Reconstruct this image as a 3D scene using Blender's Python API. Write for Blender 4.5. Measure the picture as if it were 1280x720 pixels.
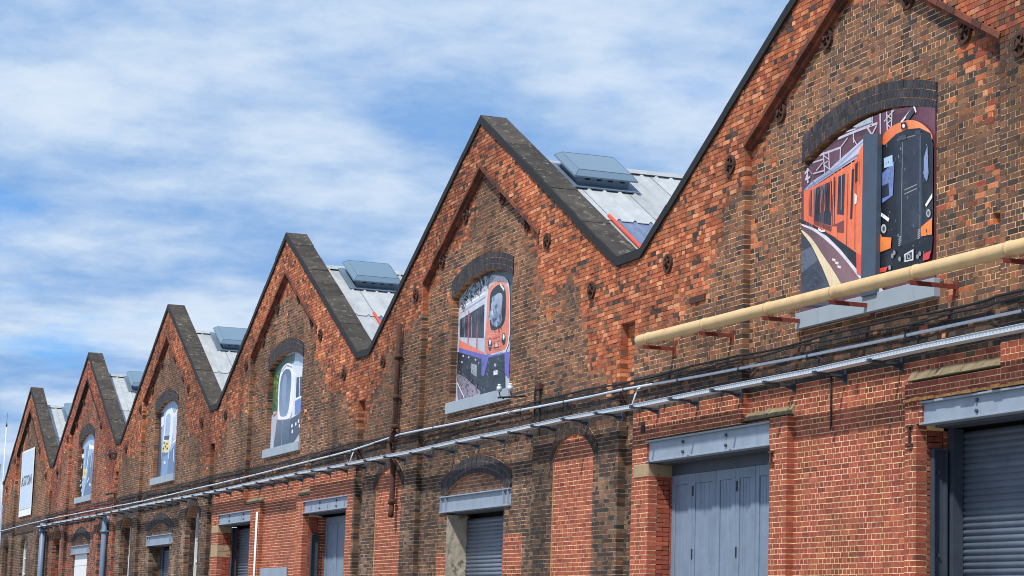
import bpy, bmesh, math, random
import numpy as np
from mathutils import Matrix, Vector
random.seed(7); rng = np.random.default_rng(11)
for o in list(bpy.data.objects): bpy.data.objects.remove(o)
SC = bpy.context.scene; COL = SC.collection

# ------------------------------------------------------------------ camera
S = 15.694                      # width of one gabled bay, metres
EYE = 1.65
FPX = 2782.6; YAW, PIT, ROL = 0.349568, 0.150457, 0.032113
CAM = np.array([41.961, -14.5326, EYE])
def _axes():
    cy, sy, cp, sp, cr, sr = math.cos(YAW), math.sin(YAW), math.cos(PIT), math.sin(PIT), math.cos(ROL), math.sin(ROL)
    fw = np.array([-cy*cp, sy*cp, sp]); r = np.array([sy, cy, 0.]); u = np.cross(r, fw)
    return cr*r+sr*u, -sr*r+cr*u, fw
CR, CU, CF = _axes()
def at(px, py, y0=0.0):         # photo pixel -> point on the wall plane y = y0
    d = CF*FPX + CR*(px-640) - CU*(py-360)
    return CAM + d*((y0-CAM[1])/d[1])
def to_px(P):
    d = np.asarray(P)-CAM; z = d@CF
    return 640+FPX*(d@CR)/z, 360-FPX*(d@CU)/z
cd = bpy.data.cameras.new('camera'); cam = bpy.data.objects.new('camera', cd); COL.objects.link(cam)
cam.matrix_world = Matrix(((CR[0], CU[0], -CF[0], CAM[0]), (CR[1], CU[1], -CF[1], CAM[1]), (CR[2], CU[2], -CF[2], CAM[2]), (0, 0, 0, 1)))
cd.sensor_fit = 'HORIZONTAL'; cd.sensor_width = 36.0; cd.lens = FPX/1280*36; cd.clip_start = 0.1; cd.clip_end = 6000
SC.camera = cam

# ------------------------------------------------------------------ sky, sun, exposure
SUN_EL, SUN_AZ = 56.0, 33.0     # azimuth measured to the right of the wall's outward normal
sv = Vector((math.sin(math.radians(SUN_AZ))*math.cos(math.radians(SUN_EL)), -math.cos(math.radians(SUN_AZ))*math.cos(math.radians(SUN_EL)), math.sin(math.radians(SUN_EL))))
W = bpy.data.worlds.new('World'); SC.world = W; W.use_nodes = True
nt = W.node_tree; nt.nodes.clear(); N = nt.nodes.new; L = nt.links.new
def wmath(op, a, b=None, c=None):
    n = N('ShaderNodeMath'); n.operation = op
    for i, v in enumerate((a, b, c)):
        if v is None: continue
        if isinstance(v, (int, float)): n.inputs[i].default_value = v
        else: L(v, n.inputs[i])
    return n.outputs[0]
sky = N('ShaderNodeTexSky'); sky.sky_type = 'NISHITA'; sky.sun_disc = False
sky.sun_elevation = math.radians(SUN_EL); sky.sun_rotation = math.atan2(sv.x, sv.y)
sky.air_density = 1.0; sky.dust_density = 0.3; sky.ozone_density = 2.5
tc = N('ShaderNodeTexCoord'); sep = N('ShaderNodeSeparateXYZ'); L(tc.outputs['Generated'], sep.inputs[0])
zc_ = wmath('ADD', wmath('MAXIMUM', sep.outputs[2], 0.0), 0.13)
cx_, cy_ = wmath('DIVIDE', sep.outputs[0], zc_), wmath('DIVIDE', sep.outputs[1], zc_)
cmb = N('ShaderNodeCombineXYZ'); L(cx_, cmb.inputs[0]); L(cy_, cmb.inputs[1])
def wnoise(scale, detail, rough, dist, off, sx=1.0, sy=1.0, rot=0.0):
    m = N('ShaderNodeMapping'); L(cmb.outputs[0], m.inputs[0]); m.inputs['Location'].default_value = off
    m.inputs['Scale'].default_value = (sx, sy, 1); m.inputs['Rotation'].default_value = (0, 0, rot)
    n = N('ShaderNodeTexNoise'); L(m.outputs[0], n.inputs['Vector'])
    n.inputs['Scale'].default_value = scale; n.inputs['Detail'].default_value = detail
    n.inputs['Roughness'].default_value = rough; n.inputs['Distortion'].default_value = dist
    return n.outputs['Fac']
def wramp(v, lo, hi):
    n = N('ShaderNodeMapRange'); n.interpolation_type = 'SMOOTHSTEP'; L(v, n.inputs[0])
    n.inputs[1].default_value = lo; n.inputs[2].default_value = hi
    return n.outputs[0]
def wmix(f, a, b):
    n = N('ShaderNodeMix'); n.data_type = 'RGBA'
    if isinstance(f, (int, float)): n.inputs[0].default_value = f
    else: L(f, n.inputs[0])
    for i, v in ((6, a), (7, b)):
        if isinstance(v, tuple): n.inputs[i].default_value = (*v, 1)
        else: L(v, n.inputs[i])
    return n.outputs[2]
cov = wramp(wnoise(1.7, 9, 0.58, 0.0, (1.3, 5.2, 0)), 0.20, 0.46)
wh = wramp(wnoise(2.7, 9, 0.58, 0.0, (9.2, 6.4, 0)), 0.30, 0.70)
cloud = wmix(wh, (1.7, 3.3, 6.1), (5.5, 6.4, 7.5))
tint = N('ShaderNodeMix'); tint.data_type = 'RGBA'; tint.blend_type = 'MULTIPLY'; tint.inputs[0].default_value = 1
L(sky.outputs[0], tint.inputs[6]); tint.inputs[7].default_value = (0.30, 0.75, 1.25, 1)
skyc = wmix(cov, tint.outputs[2], cloud)
bg = N('ShaderNodeBackground'); L(skyc, bg.inputs[0]); bg.inputs[1].default_value = 0.115
wo = N('ShaderNodeOutputWorld'); L(bg.outputs[0], wo.inputs[0])
sd = bpy.data.lights.new('sun', 'SUN'); sd.energy = 4.4; sd.angle = math.radians(2.5); sd.color = (1.0, 0.94, 0.84)
so = bpy.data.objects.new('sun', sd); COL.objects.link(so); so.rotation_euler = sv.to_track_quat('Z', 'Y').to_euler(); so.location = (20, -30, 40)
vs = SC.view_settings; vs.view_transform = 'Standard'; vs.look = 'None'; vs.exposure = 0.15; vs.gamma = 1.0; vs.use_curve_mapping = False
SC.cycles.max_bounces = 6; SC.cycles.use_denoising = True; SC.cycles.filter_width = 1.0

# ------------------------------------------------------------------ materials
def lin(c):
    c = np.asarray(c, float)/255
    return np.where(c <= 0.04045, c/12.92, ((c+0.055)/1.055)**2.4)
MATS = {}
def material(name, col=None, rough=0.8, metal=0.0, var=0.25, scale=3.0, stretch=(1, 1, 1), bump=0.0, bscale=40, spots=None, streak=None, attr=False, objvar=0.0, coat=0.0):
    m = bpy.data.materials.new(name); m.use_nodes = True; t = m.node_tree; nd = t.nodes; p = nd['Principled BSDF']
    ge = nd.new('ShaderNodeNewGeometry')
    def noise(sc, st=(1, 1, 1), det=5, ro=0.6):
        mp = nd.new('ShaderNodeMapping'); t.links.new(ge.outputs['Position'], mp.inputs[0]); mp.inputs['Scale'].default_value = st
        n = nd.new('ShaderNodeTexNoise'); t.links.new(mp.outputs[0], n.inputs['Vector'])
        n.inputs['Scale'].default_value = sc; n.inputs['Detail'].default_value = det; n.inputs['Roughness'].default_value = ro
        return n.outputs['Fac']
    def mixc(f, a, b, mode='MIX'):
        n = nd.new('ShaderNodeMix'); n.data_type = 'RGBA'; n.blend_type = mode
        if isinstance(f, (int, float)): n.inputs[0].default_value = f
        else: t.links.new(f, n.inputs[0])
        for i, v in ((6, a), (7, b)):
            if isinstance(v, (tuple, list, np.ndarray)): n.inputs[i].default_value = (*[float(q) for q in v[:3]], 1)
            else: t.links.new(v, n.inputs[i])
        return n.outputs[2]
    def ramp(v, lo, hi, a=0., b=1.):
        n = nd.new('ShaderNodeMapRange'); t.links.new(v, n.inputs[0]); n.inputs[1].default_value = lo; n.inputs[2].default_value = hi
        n.inputs[3].default_value = a; n.inputs[4].default_value = b
        return n.outputs[0]
    if attr:
        at_ = nd.new('ShaderNodeVertexColor'); at_.layer_name = 'Col'; base = at_.outputs[0]
    else:
        base = tuple(lin(col))
    n1 = ramp(noise(scale, stretch), 0.25, 0.75, 1-var, 1+var)
    cc = nd.new('ShaderNodeCombineColor')
    for i in range(3): t.links.new(n1, cc.inputs[i])
    c = mixc(1.0, base, cc.outputs[0], 'MULTIPLY')
    if objvar:
        oi = nd.new('ShaderNodeObjectInfo'); r = ramp(oi.outputs['Random'], 0, 1, 1-objvar, 1+objvar)
        c2 = nd.new('ShaderNodeCombineColor')
        for i in range(3): t.links.new(r, c2.inputs[i])
        c = mixc(1.0, c, c2.outputs[0], 'MULTIPLY')
    if spots:
        for (sc, lo, hi, scol, amt) in spots:
            c = mixc(ramp(noise(sc, det=6, ro=0.65), lo, hi, 0, amt), c, tuple(lin(scol)))
    if streak:
        sc, st, lo, hi, scol, amt = streak
        c = mixc(ramp(noise(sc, st, 4), lo, hi, 0, amt), c, tuple(lin(scol)))
    t.links.new(c, p.inputs['Base Color']); p.inputs['Roughness'].default_value = rough; p.inputs['Metallic'].default_value = metal
    p.inputs['Coat Weight'].default_value = coat
    if bump:
        b = nd.new('ShaderNodeBump'); b.inputs['Strength'].default_value = bump; b.inputs['Distance'].default_value = 0.01
        t.links.new(noise(bscale), b.inputs['Height']); t.links.new(b.outputs[0], p.inputs['Normal'])
    MATS[name] = m
    return m
M_BRICK = material('brick', attr=True, rough=0.9, var=0.28, scale=14, bump=0.6, bscale=45, spots=[(0.8, 0.58, 0.80, (40, 33, 30), 0.4), (30, 0.62, 0.75, (190, 150, 115), 0.35)],
                   streak=(2.2, (1, 1, 0.12), 0.58, 0.80, (38, 32, 31), 0.5))
M_MORTAR = material('mortar', attr=True, rough=0.95, var=0.25, scale=9, bump=0.6, bscale=60, spots=[(1.3, 0.62, 0.80, (60, 48, 40), 0.3)])
M_COPE = material('coping_concrete', (57, 51, 46), 0.9, var=0.55, scale=2.5, bump=0.5, bscale=25, objvar=0.35,
                  spots=[(6, 0.57, 0.70, (136, 131, 120), 0.7), (1.6, 0.58, 0.72, (86, 80, 50), 0.6), (2.2, 0.58, 0.70, (30, 28, 28), 0.7)])
M_BLACK = material('black_bitumen', (27, 28, 31), 0.75, var=0.3, scale=5, bump=0.3)
M_BLUE = material('blue_grey_paint', (140, 153, 170), 0.55, var=0.14, scale=3, bump=0.15, bscale=14,
                  spots=[(9, 0.64, 0.76, (96, 104, 116), 0.55), (5, 0.66, 0.73, (112, 84, 64), 0.6)], streak=(5, (1, 1, 0.1), 0.6, 0.8, (100, 110, 126), 0.5))
M_SILL = material('sill_paint', (152, 165, 178), 0.6, var=0.10, scale=2, spots=[(5, 0.60, 0.75, (112, 124, 134), 0.5)])
M_DOOR = material('door_paint', (118, 135, 157), 0.6, var=0.14, scale=4, bump=0.2, bscale=20, objvar=0.05,
                  streak=(7, (1, 1, 0.06), 0.56, 0.78, (84, 100, 124), 0.6), spots=[(16, 0.66, 0.75, (60, 68, 80), 0.6), (2.5, 0.58, 0.75, (150, 160, 172), 0.4)])
M_SLAT = material('shutter_paint', (102, 115, 132), 0.5, var=0.16, scale=3, bump=0.1, objvar=0.10, streak=(4, (1, 1, 0.05), 0.55, 0.8, (56, 60, 66), 0.5))
M_STEEL = material('dark_steel', (58, 68, 82), 0.55, var=0.2, scale=4, bump=0.15)
M_GALV = material('galvanised', (196, 206, 216), 0.5, metal=0.1, var=0.12, scale=8, spots=[(3, 0.66, 0.74, (150, 110, 80), 0.5)])
M_RUST = material('rust', (72, 46, 38), 0.9, var=0.35, scale=12, bump=0.5, bscale=60)
M_REDIRON = material('red_iron', (112, 48, 38), 0.85, var=0.3, scale=14)
M_CREAM = material('cream_paint', (205, 176, 130), 0.55, var=0.13, scale=4, streak=(2.2, (0.5, 1, 1), 0.56, 0.8, (138, 108, 70), 0.6), spots=[(16, 0.66, 0.73, (104, 80, 54), 0.6)])
M_CABLE = material('cable_rubber', (24, 24, 26), 0.6, var=0.15)
M_ROOF = material('roof_sheet', (168, 173, 177), 0.55, metal=0.1, var=0.14, scale=3, objvar=0.07, streak=(3, (0.25, 1, 0.25), 0.50, 0.8, (122, 126, 128), 0.6))
M_RLITE = material('roof_light_sheet', (98, 112, 140), 0.35, var=0.15, scale=4, streak=(5, (0.2, 1, 0.2), 0.5, 0.8, (150, 165, 185), 0.5))
M_REDSTRIP = material('red_strip', (206, 78, 56), 0.6, var=0.1)
M_WHITE = material('white_paint', (222, 226, 230), 0.6, var=0.06, streak=(5, (1, 1, 0.1), 0.6, 0.8, (170, 172, 172), 0.4))
M_KERB = material('skylight_kerb', (104, 124, 144), 0.5, metal=0.3, var=0.1)
M_CEMENT = material('cement', (128, 116, 92), 0.95, var=0.35, scale=6, bump=0.8, bscale=18, spots=[(3, 0.55, 0.7, (70, 66, 52), 0.7)])
M_RENDER = material('cement_render', (178, 170, 154), 0.95, var=0.3, scale=4, bump=0.9, bscale=9, spots=[(3.5, 0.56, 0.62, (88, 76, 64), 0.7)])
M_STONE = material('pale_stone', (164, 142, 112), 0.9, var=0.2, scale=5, bump=0.4)
M_GROUND = material('yard_concrete', (128, 124, 118), 0.95, var=0.25, scale=0.6, bump=0.4, bscale=12)
M_PRINT = material('vinyl_print', attr=True, rough=0.42, var=0.16, scale=7, spots=[(1.5, 0.5, 0.8, (150, 160, 180), 0.12)])
M_GREYPIPE = material('grey_pipe', (104, 124, 150), 0.5, var=0.1, scale=4)
M_DARK = material('dark_interior', (30, 32, 36), 0.9, var=0.2)  # near-black colour stands in for the shade behind openings
g = bpy.data.materials.new('skylight_glazing'); g.use_nodes = True; p = g.node_tree.nodes['Principled BSDF']
p.inputs['Base Color'].default_value = (*lin((112, 136, 156)), 1); p.inputs['Roughness'].default_value = 0.15; p.inputs['Alpha'].default_value = 0.85; M_GLAZE = g
g = bpy.data.materials.new('window_glass'); g.use_nodes = True; p = g.node_tree.nodes['Principled BSDF']
p.inputs['Base Color'].default_value = (0.02, 0.025, 0.03, 1); p.inputs['Roughness'].default_value = 0.06; M_GLASS = g

# ------------------------------------------------------------------ helpers
def link(o, parent=None):
    COL.objects.link(o)
    if parent is not None: o.parent = parent
    return o
def tag(o, label, cat, group=None, kind=None):
    o['label'] = label; o['category'] = cat
    if group: o['group'] = group
    if kind: o['kind'] = kind
    return o
def empty(name, loc=(0, 0, 0)):
    e = bpy.data.objects.new(name, None); e.location = loc; e.empty_display_size = 0.3; return link(e)
def mesh_obj(name, verts, faces, mat, parent=None, smooth=False):
    me = bpy.data.meshes.new(name); me.from_pydata([tuple(map(float, v)) for v in verts], [], faces); me.materials.append(mat)
    if smooth:
        for f in me.polygons: f.use_smooth = True
    me.update()
    return link(bpy.data.objects.new(name, me), parent)
BF = [(0, 1, 5, 4), (1, 3, 7, 5), (3, 2, 6, 7), (2, 0, 4, 6), (4, 5, 7, 6), (1, 0, 2, 3)]
def box_vf(b):
    x0, x1, y0, y1, z0, z1 = b
    return [(x0, y0, z0), (x1, y0, z0), (x0, y1, z0), (x1, y1, z0), (x0, y0, z1), (x1, y0, z1), (x0, y1, z1), (x1, y1, z1)], BF
class MB:
    def __init__(s): s.v = []; s.f = []
    def add(s, v, f):
        k = len(s.v); s.v += list(v); s.f += [tuple(i+k for i in q) for q in f]; return s
    def box(s, *b): return s.add(*box_vf(b))
    def prism(s, poly, y0, y1):            # polygon in x, z (counter-clockwise seen from -y)
        n = len(poly); v = [(x, y0, z) for x, z in poly]+[(x, y1, z) for x, z in poly]
        f = [tuple(range(n)), tuple(range(2*n-1, n-1, -1))]+[(i, i+n, (i+1) % n+n, (i+1) % n) for i in range(n)]
        return s.add(v, f)
    def prism_x(s, poly, x0, x1):          # polygon in y, z extruded along x
        n = len(poly); v = [(x0, y, z) for y, z in poly]+[(x1, y, z) for y, z in poly]
        f = [tuple(range(n-1, -1, -1)), tuple(range(n, 2*n))]+[(i, (i+1) % n, (i+1) % n+n, i+n) for i in range(n)]
        return s.add(v, f)
    def tube(s, pts, r, n=10, caps=True):
        pts = [np.asarray(p, float) for p in pts]; rings = []
        for i, p in enumerate(pts):
            a = pts[max(i-1, 0)]; b = pts[min(i+1, len(pts)-1)]; d = b-a; d /= np.linalg.norm(d)
            ref = np.array([0, 0, 1.]) if abs(d[2]) < 0.9 else np.array([1., 0, 0])
            u = np.cross(d, ref); u /= np.linalg.norm(u); w = np.cross(d, u)
            rings.append([p+r*(math.cos(2*math.pi*k/n)*u+math.sin(2*math.pi*k/n)*w) for k in range(n)])
        v = [q for R in rings for q in R]; f = []
        for i in range(len(pts)-1):
            for k in range(n):
                f.append((i*n+k, i*n+(k+1) % n, (i+1)*n+(k+1) % n, (i+1)*n+k))
        if caps: f += [tuple(range(n-1, -1, -1)), tuple(range((len(pts)-1)*n, len(pts)*n))]
        return s.add(v, f)
    def build(s, name, mat, parent=None, smooth=False): return mesh_obj(name, s.v, s.f, mat, parent, smooth)
def bevel(o, w=0.006):
    m = o.modifiers.new('bevel', 'BEVEL'); m.width = w; m.segments = 1; m.limit_method = 'ANGLE'; return o
def copy_to(o, parent, loc, rot=None, scale=None):
    c = o.copy(); c.location = loc; c.parent = parent
    if rot: c.rotation_euler = rot
    if scale: c.scale = scale
    COL.objects.link(c); return c

# value noise on a lattice, for which brick is which
_T = rng.random((256, 256))
def vnoise(x, z, s=1.0, seed=0):
    x = np.asarray(x)*s+seed*17.3+500; z = np.asarray(z)*s+seed*5.1+500
    i = np.floor(x).astype(int); j = np.floor(z).astype(int); a = x-i; b = z-j
    a = a*a*(3-2*a); b = b*b*(3-2*b); g_ = lambda p, q: _T[p % 256, q % 256]
    return (g_(i, j)*(1-a)+g_(i+1, j)*a)*(1-b)+(g_(i, j+1)*(1-a)+g_(i+1, j+1)*a)*b
def sst(v): v = np.clip(v, 0, 1); return v*v*(3-2*v)

# ------------------------------------------------------------------ ground
gr = MB().add([(-1500, -1500, 0), (1500, -1500, 0), (1500, 1500, 0), (-1500, 1500, 0)], [(0, 1, 2, 3)]).build('ground', M_GROUND)
gr['kind'] = 'structure'

# ------------------------------------------------------------------ brickwork
SL = 0.545                      # slope of the gables
CZ, RZ = 11.93, 10.90           # top of coping at the apex, top of the raked moulding
HALF = S/2; COURSE = 0.075
PN = 0.115                      # recess of the gable panel behind the piers
ARC_R, ARC_C, ARC_HW = 5.55, 3.15, 1.80       # window arch: intrados radius, centre height, half width
DR_R, DR_C = 5.2, -0.57                       # door arch intrados
PAL = {
 'orange': ([(174, 98, 60), (188, 114, 74), (160, 86, 52), (142, 74, 46), (202, 136, 98), (118, 66, 46), (150, 92, 64)], [3, 2.2, 2.6, 1.8, 1.1, 1.2, 1.2]),
 'brown': ([(114, 82, 63), (100, 71, 56), (126, 90, 67), (84, 63, 54), (132, 85, 61), (104, 79, 66)], [3, 3, 2, 2, 1, 1.5]),
 'black': ([(60, 52, 50), (70, 58, 53), (50, 45, 46), (82, 63, 54)], [2, 2, 1, 1.4]),
 'soot': ([(56, 46, 44), (44, 39, 41), (74, 56, 50), (92, 66, 54)], [3, 3, 2, 1]),
 'lower': ([(96, 74, 60), (74, 59, 53), (58, 50, 49), (112, 86, 69), (122, 96, 78), (110, 75, 58)], [3, 3, 2.4, 2, .7, 1.4]),
 'red': ([(164, 82, 60), (158, 77, 56), (150, 72, 53), (172, 90, 66), (122, 61, 49), (140, 68, 52)], [3.4, 3.4, 2.6, 1.2, .5, 1.5]),
 'redb': ([(150, 80, 60), (136, 72, 56), (122, 66, 54), (164, 92, 68), (96, 60, 52)], [3, 3, 2, 1.6, 1.2]),
 'blue': ([(50, 51, 60), (58, 58, 66), (43, 44, 52), (68, 64, 68)], [3, 2, 2, .7]),
 'rake': ([(112, 62, 46), (96, 54, 42), (128, 70, 50), (80, 48, 40)], [3, 2.5, 1.5, 1]),
}
def _mute(k, c):                # weathered faces are less strongly coloured than fresh clay
    a = lin(c); f = {'orange': 0.06, 'red': 0.04}.get(k, 0.0); return (a*(1-f)+a.mean()*np.array([1.0, 0.93, 0.82])*f)*(0.95 if f else 1)
PAL = {k: (np.array([_mute(k, c) for c in cs]), np.array(w)/sum(w)) for k, (cs, w) in PAL.items()}
def pick(name, n):
    cs, w = PAL[name]; c = cs[rng.choice(len(w), n, p=w)]
    return c*rng.uniform(0.86, 1.14, (n, 1))*rng.uniform(0.96, 1.04, (n, 3))

BAYS = {  # n: lower storey kind
 -1: 'garage_near', 0: 'arch_door', 1: 'garage_far', 2: 'arch_door', 3: 'arch_door', 4: 'windows'}
def cope_top(ax): return np.where(ax < 7.35, CZ-SL*ax, CZ-SL*7.35)
def holes(n):                   # rectangular openings: x0, x1, z1, front plane, depth
    k = BAYS[n]
    if k == 'garage_near': return [(-6.86, -2.54, 4.33, 0.0, 0.44), (1.55, 6.55, 4.32, 0.0, 0.62)]
    if k == 'garage_far': return [(-6.55, -2.65, 4.27, 0.0, 0.62), (2.95, 6.85, 4.27, 0.0, 0.62)]
    if k == 'arch_door': return [(-1.68, 1.72, 3.905, PN, 0.56)]
    return []
def side_windows(n):            # arched narrow lights in the piers: open in the far bays
    if BAYS[n] in ('arch_door', 'windows'): return [(-5.5, 0.95), (5.5, 0.95)]
    return []
def layers(n, z):               # overrides on one course: (x0, x1, plane or None, zone)
    k = BAYS[n]; out = []
    out.append((-7.85, -7.547, 0.14, 'slot') if z < 6.78 else None); out.append((7.547, 7.85, 0.14, 'slot') if z < 6.78 else None)
    hw = 3.5 if z < 8.99 else (RZ-z)/0.543
    if hw > 0.05: out.append((-hw, hw, PN, 'panel'))
    if n != 4 and z > 6.0:      # window opening and its arch
        if z < 8.76:
            if 8.38 < z:
                ho = math.sqrt(max((ARC_R+0.36)**2-(z-ARC_C)**2, 0)); out.append((-min(ho, 1.85), min(ho, 1.85), PN, 'arch'))
            hi = ARC_HW if z < 8.385 else math.sqrt(max(ARC_R**2-(z-ARC_C)**2, 0))
            if hi > 0.05: out.append((-hi, hi, None, ''))
        elif z < ARC_C+ARC_R+0.36:
            ho = math.sqrt(max((ARC_R+0.36)**2-(z-ARC_C)**2, 0)); out.append((-min(ho, 1.85), min(ho, 1.85), PN, 'arch'))
    if n == -1 and 6.68 < z < 6.82: out.append((3.16, 3.46, PN+0.09, 'slot'))
    if k == 'garage_near':
        if z < 5.15:
            out += [(-7.547, -3.5, 0.0, 'red'), (-3.5, 3.5, PN, 'red'), (3.5, 7.547, 0.0, 'red')]
        if z < 4.74: out.append((-3.5, -2.01, 0.0, 'red'))
        if z < 4.90: out.append((1.27, 3.5, 0.0, 'red'))
        if 4.30 < z < 4.69: out.append((-6.95, -2.56, 0.17, 'bare'))
        if 4.29 < z < 4.62: out.append((1.69, 6.58, 0.17, 'bare'))
    if k == 'garage_far':
        if z < 5.2: out += [(-7.40, -3.5, 0.0, 'red'), (-3.5, 3.5, PN, 'red'), (3.5, 7.40, 0.0, 'red')]
        if z < 4.74: out += [(-3.5, -1.63, 0.0, 'red'), (2.25, 3.5, 0.0, 'red')]
        if 4.24 < z < 4.58: out += [(-6.63, -2.68, 0.17, 'bare'), (2.93, 6.93, 0.17, 'bare')]
    if k == 'arch_door':
        if 4.2 < z < DR_C+DR_R+0.40:
            ho = math.sqrt((DR_R+0.38)**2-(z-DR_C)**2); out.append((-min(ho, 2.12), min(ho, 2.12), PN, 'arch'))
            if z < DR_C+DR_R:
                hi = min(math.sqrt(DR_R**2-(z-DR_C)**2), 2.05); out.append((-hi, hi, PN+0.045, 'tymp'))
        if 3.9 < z < 4.25: out.append((-2.10, 2.10, PN+0.30, 'bare'))
        if z < 3.4 and n == 0: out += [(-2.3, -1.0, PN, 'red' if z < 3.1 else 'lower'), (1.0, 2.75, PN, 'red')]
    for (c, w) in side_windows(n):
        R = 1.33; zc = 5.05-R
        if z < 5.27:
            ho = w+0.23 if z < 4.62 else math.sqrt(max((R+0.23)**2-(z-zc)**2, 0)); ho = min(ho, w+0.2)
            if z > 4.55 and ho > 0: out.append((c-ho, c+ho, 0.0, 'arch'))
            hi = w if z < 4.62 else math.sqrt(max(R**2-(z-zc)**2, 0)); hi = min(hi, w)
            if z < 5.05 and hi > 0.04:
                out.append((c-hi, c+hi, 0.02, 'infill') if n == 0 else (c-hi, c+hi, None, ''))
    if k == 'windows' and z < 5.0:
        hi = 0.95 if z < 4.6 else math.sqrt(max(1.33**2-(z-3.67)**2, 0))
        if hi > 0.04: out.append((-0.1-hi, -0.1+hi, None, ''))
    for (x0, x1, z1, yf, dp) in holes(n):
        if z < z1: out.append((x0, x1, None, ''))
    return [o for o in out if o]
def course_intervals(n, z):
    lim = min(HALF, (CZ-0.12-z)/SL) if z > 7.8 else HALF
    if lim <= 0.05: return []
    iv = [(-lim, lim, 0.0, 'pier')]
    for (a, b, pl, zn) in layers(n, z):
        a, b = max(a, -lim), min(b, lim)
        if b-a < 0.01: continue
        new = []
        for (p, q, y, t) in iv:
            if q <= a or p >= b: new.append((p, q, y, t)); continue
            if p < a: new.append((p, a, y, t))
            if q > b: new.append((b, q, y, t))
        new.append((a, b, pl, zn)); iv = sorted(new)
    return [i for i in iv if i[1]-i[0] > 0.004]

def soot(wx, z):                # broad sooty patches and run marks left on the old wall
    a = vnoise(wx, z, 0.55, 12); b = vnoise(np.asarray(wx)*3.2, np.asarray(z)*0.35, 1.0, 13); c = vnoise(wx, z, 1.7, 14)
    return np.clip(1.22-0.50*sst((a*0.6+c*0.4-0.35)/0.4)-0.22*sst((b-0.55)/0.3), 0.45, 1.2)
def colour_bricks(n, zone, x, z, wx):
    m = len(x); c = np.zeros((m, 3))
    ax = np.abs(x); d = cope_top(ax)-z
    n1 = vnoise(wx, z, 0.9, 1); n2 = vnoise(wx, z, 2.6, 2); n3 = vnoise(wx, z, 0.45, 3)
    if zone == 'panel':
        dr = RZ-0.543*ax-z
        po = sst((0.55+(n1-0.5)*1.5-dr)/0.35)*0.95+0.4*sst((n2*0.5+n3*0.6-0.76)/0.12)+0.008
        side = sst((ax-2.6)/0.7)*sst((z-6.6)/1.2)*0.7*sst((n2-0.45)/0.2); po = np.maximum(po, side)
        pb = 0.09+0.30*sst((n2-0.58)/0.2)
    elif zone in ('pier', 'slot'):
        po = sst((2.0+(n1-0.5)*2.2+(n2-0.5)*0.6-d)/0.45)*0.97+0.3*sst((n2*0.5+n3*0.6-0.74)/0.12)+0.008
        if zone == 'slot': po = np.maximum(po, 0.5)
        pb = 0.05+0.34*sst((n2-0.62)/0.18); pb = np.where(po > 0.5, pb*0.6, pb+0.05)
    else:
        po = np.zeros(m); pb = np.zeros(m)
    r = rng.random(m); isor = r < po; isbk = rng.random(m) < pb
    base = {'red': 'red', 'infill': 'red', 'tymp': 'brown'}.get(zone, 'brown')
    c = pick(base, m)*(0.82+0.36*vnoise(wx, z, 0.7, 8))[:, None]; co = pick('orange', m)*(0.78+0.44*vnoise(wx, z, 0.8, 9))[:, None]; c[isor] = co[isor]
    if zone in ('panel', 'pier', 'slot'):
        lo = (z < 5.32); c[lo] = pick('lower', m)[lo]
        sb = (z > 5.12) & (z < 5.76) & (rng.random(m) < 0.82); c[sb] = pick('soot', m)[sb]
        w = lo & (z < 4.4) & (vnoise(wx, z, 1.6, 5) > 0.80); c[w] = c[w]*0.7+lin((180, 156, 134))*0.3
    if n == 3 and zone in ('panel', 'pier', 'slot'):
        rb = rng.random(m) < 0.72; c[rb] = pick('redb', m)[rb]
    c[isbk] = pick('black', m)[isbk]
    if zone not in ('red', 'infill'): c = c*soot(wx, z)[:, None]
    if zone in ('red', 'infill'):
        dk = (z > 4.9) & (rng.random(m) < 0.35); c[dk] = c[dk]*0.62
    if zone == 'tymp': c = c*1.25
    return c, isor & ~isbk
def colour_mortar(n, zone, x, z, wx):
    ax = np.abs(x); d = cope_top(ax)-z; n1 = vnoise(wx, z, 0.9, 1)
    tan = lin((226, 180, 134)); ora = lin((172, 112, 80)); cre = lin((240, 206, 158)); drk = lin((84, 66, 56)); low = lin((200, 162, 126))
    if zone in ('red', 'infill'): c = np.tile(cre, (len(x), 1))
    elif zone == 'arch': c = np.tile(lin((150, 110, 84)), (len(x), 1))
    else:
        if zone == 'panel': po = sst((0.5+(n1-0.5)*1.2-(RZ-0.543*ax-z))/0.45)
        else: po = sst((2.0+(n1-0.5)*1.9-d)/0.7)
        po = po[:, None]; c = tan*(1-po)+ora*po
        c = np.where((z < 5.25)[:, None], low, c)
        c = np.where(((z > 5.12) & (z < 5.74))[:, None], drk*0.6+tan*0.25, c)
    return c*rng.uniform(0.8, 1.15, (len(x), 1))*(soot(wx, z)[:, None] if zone not in ('red', 'infill') else 1.0)

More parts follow.
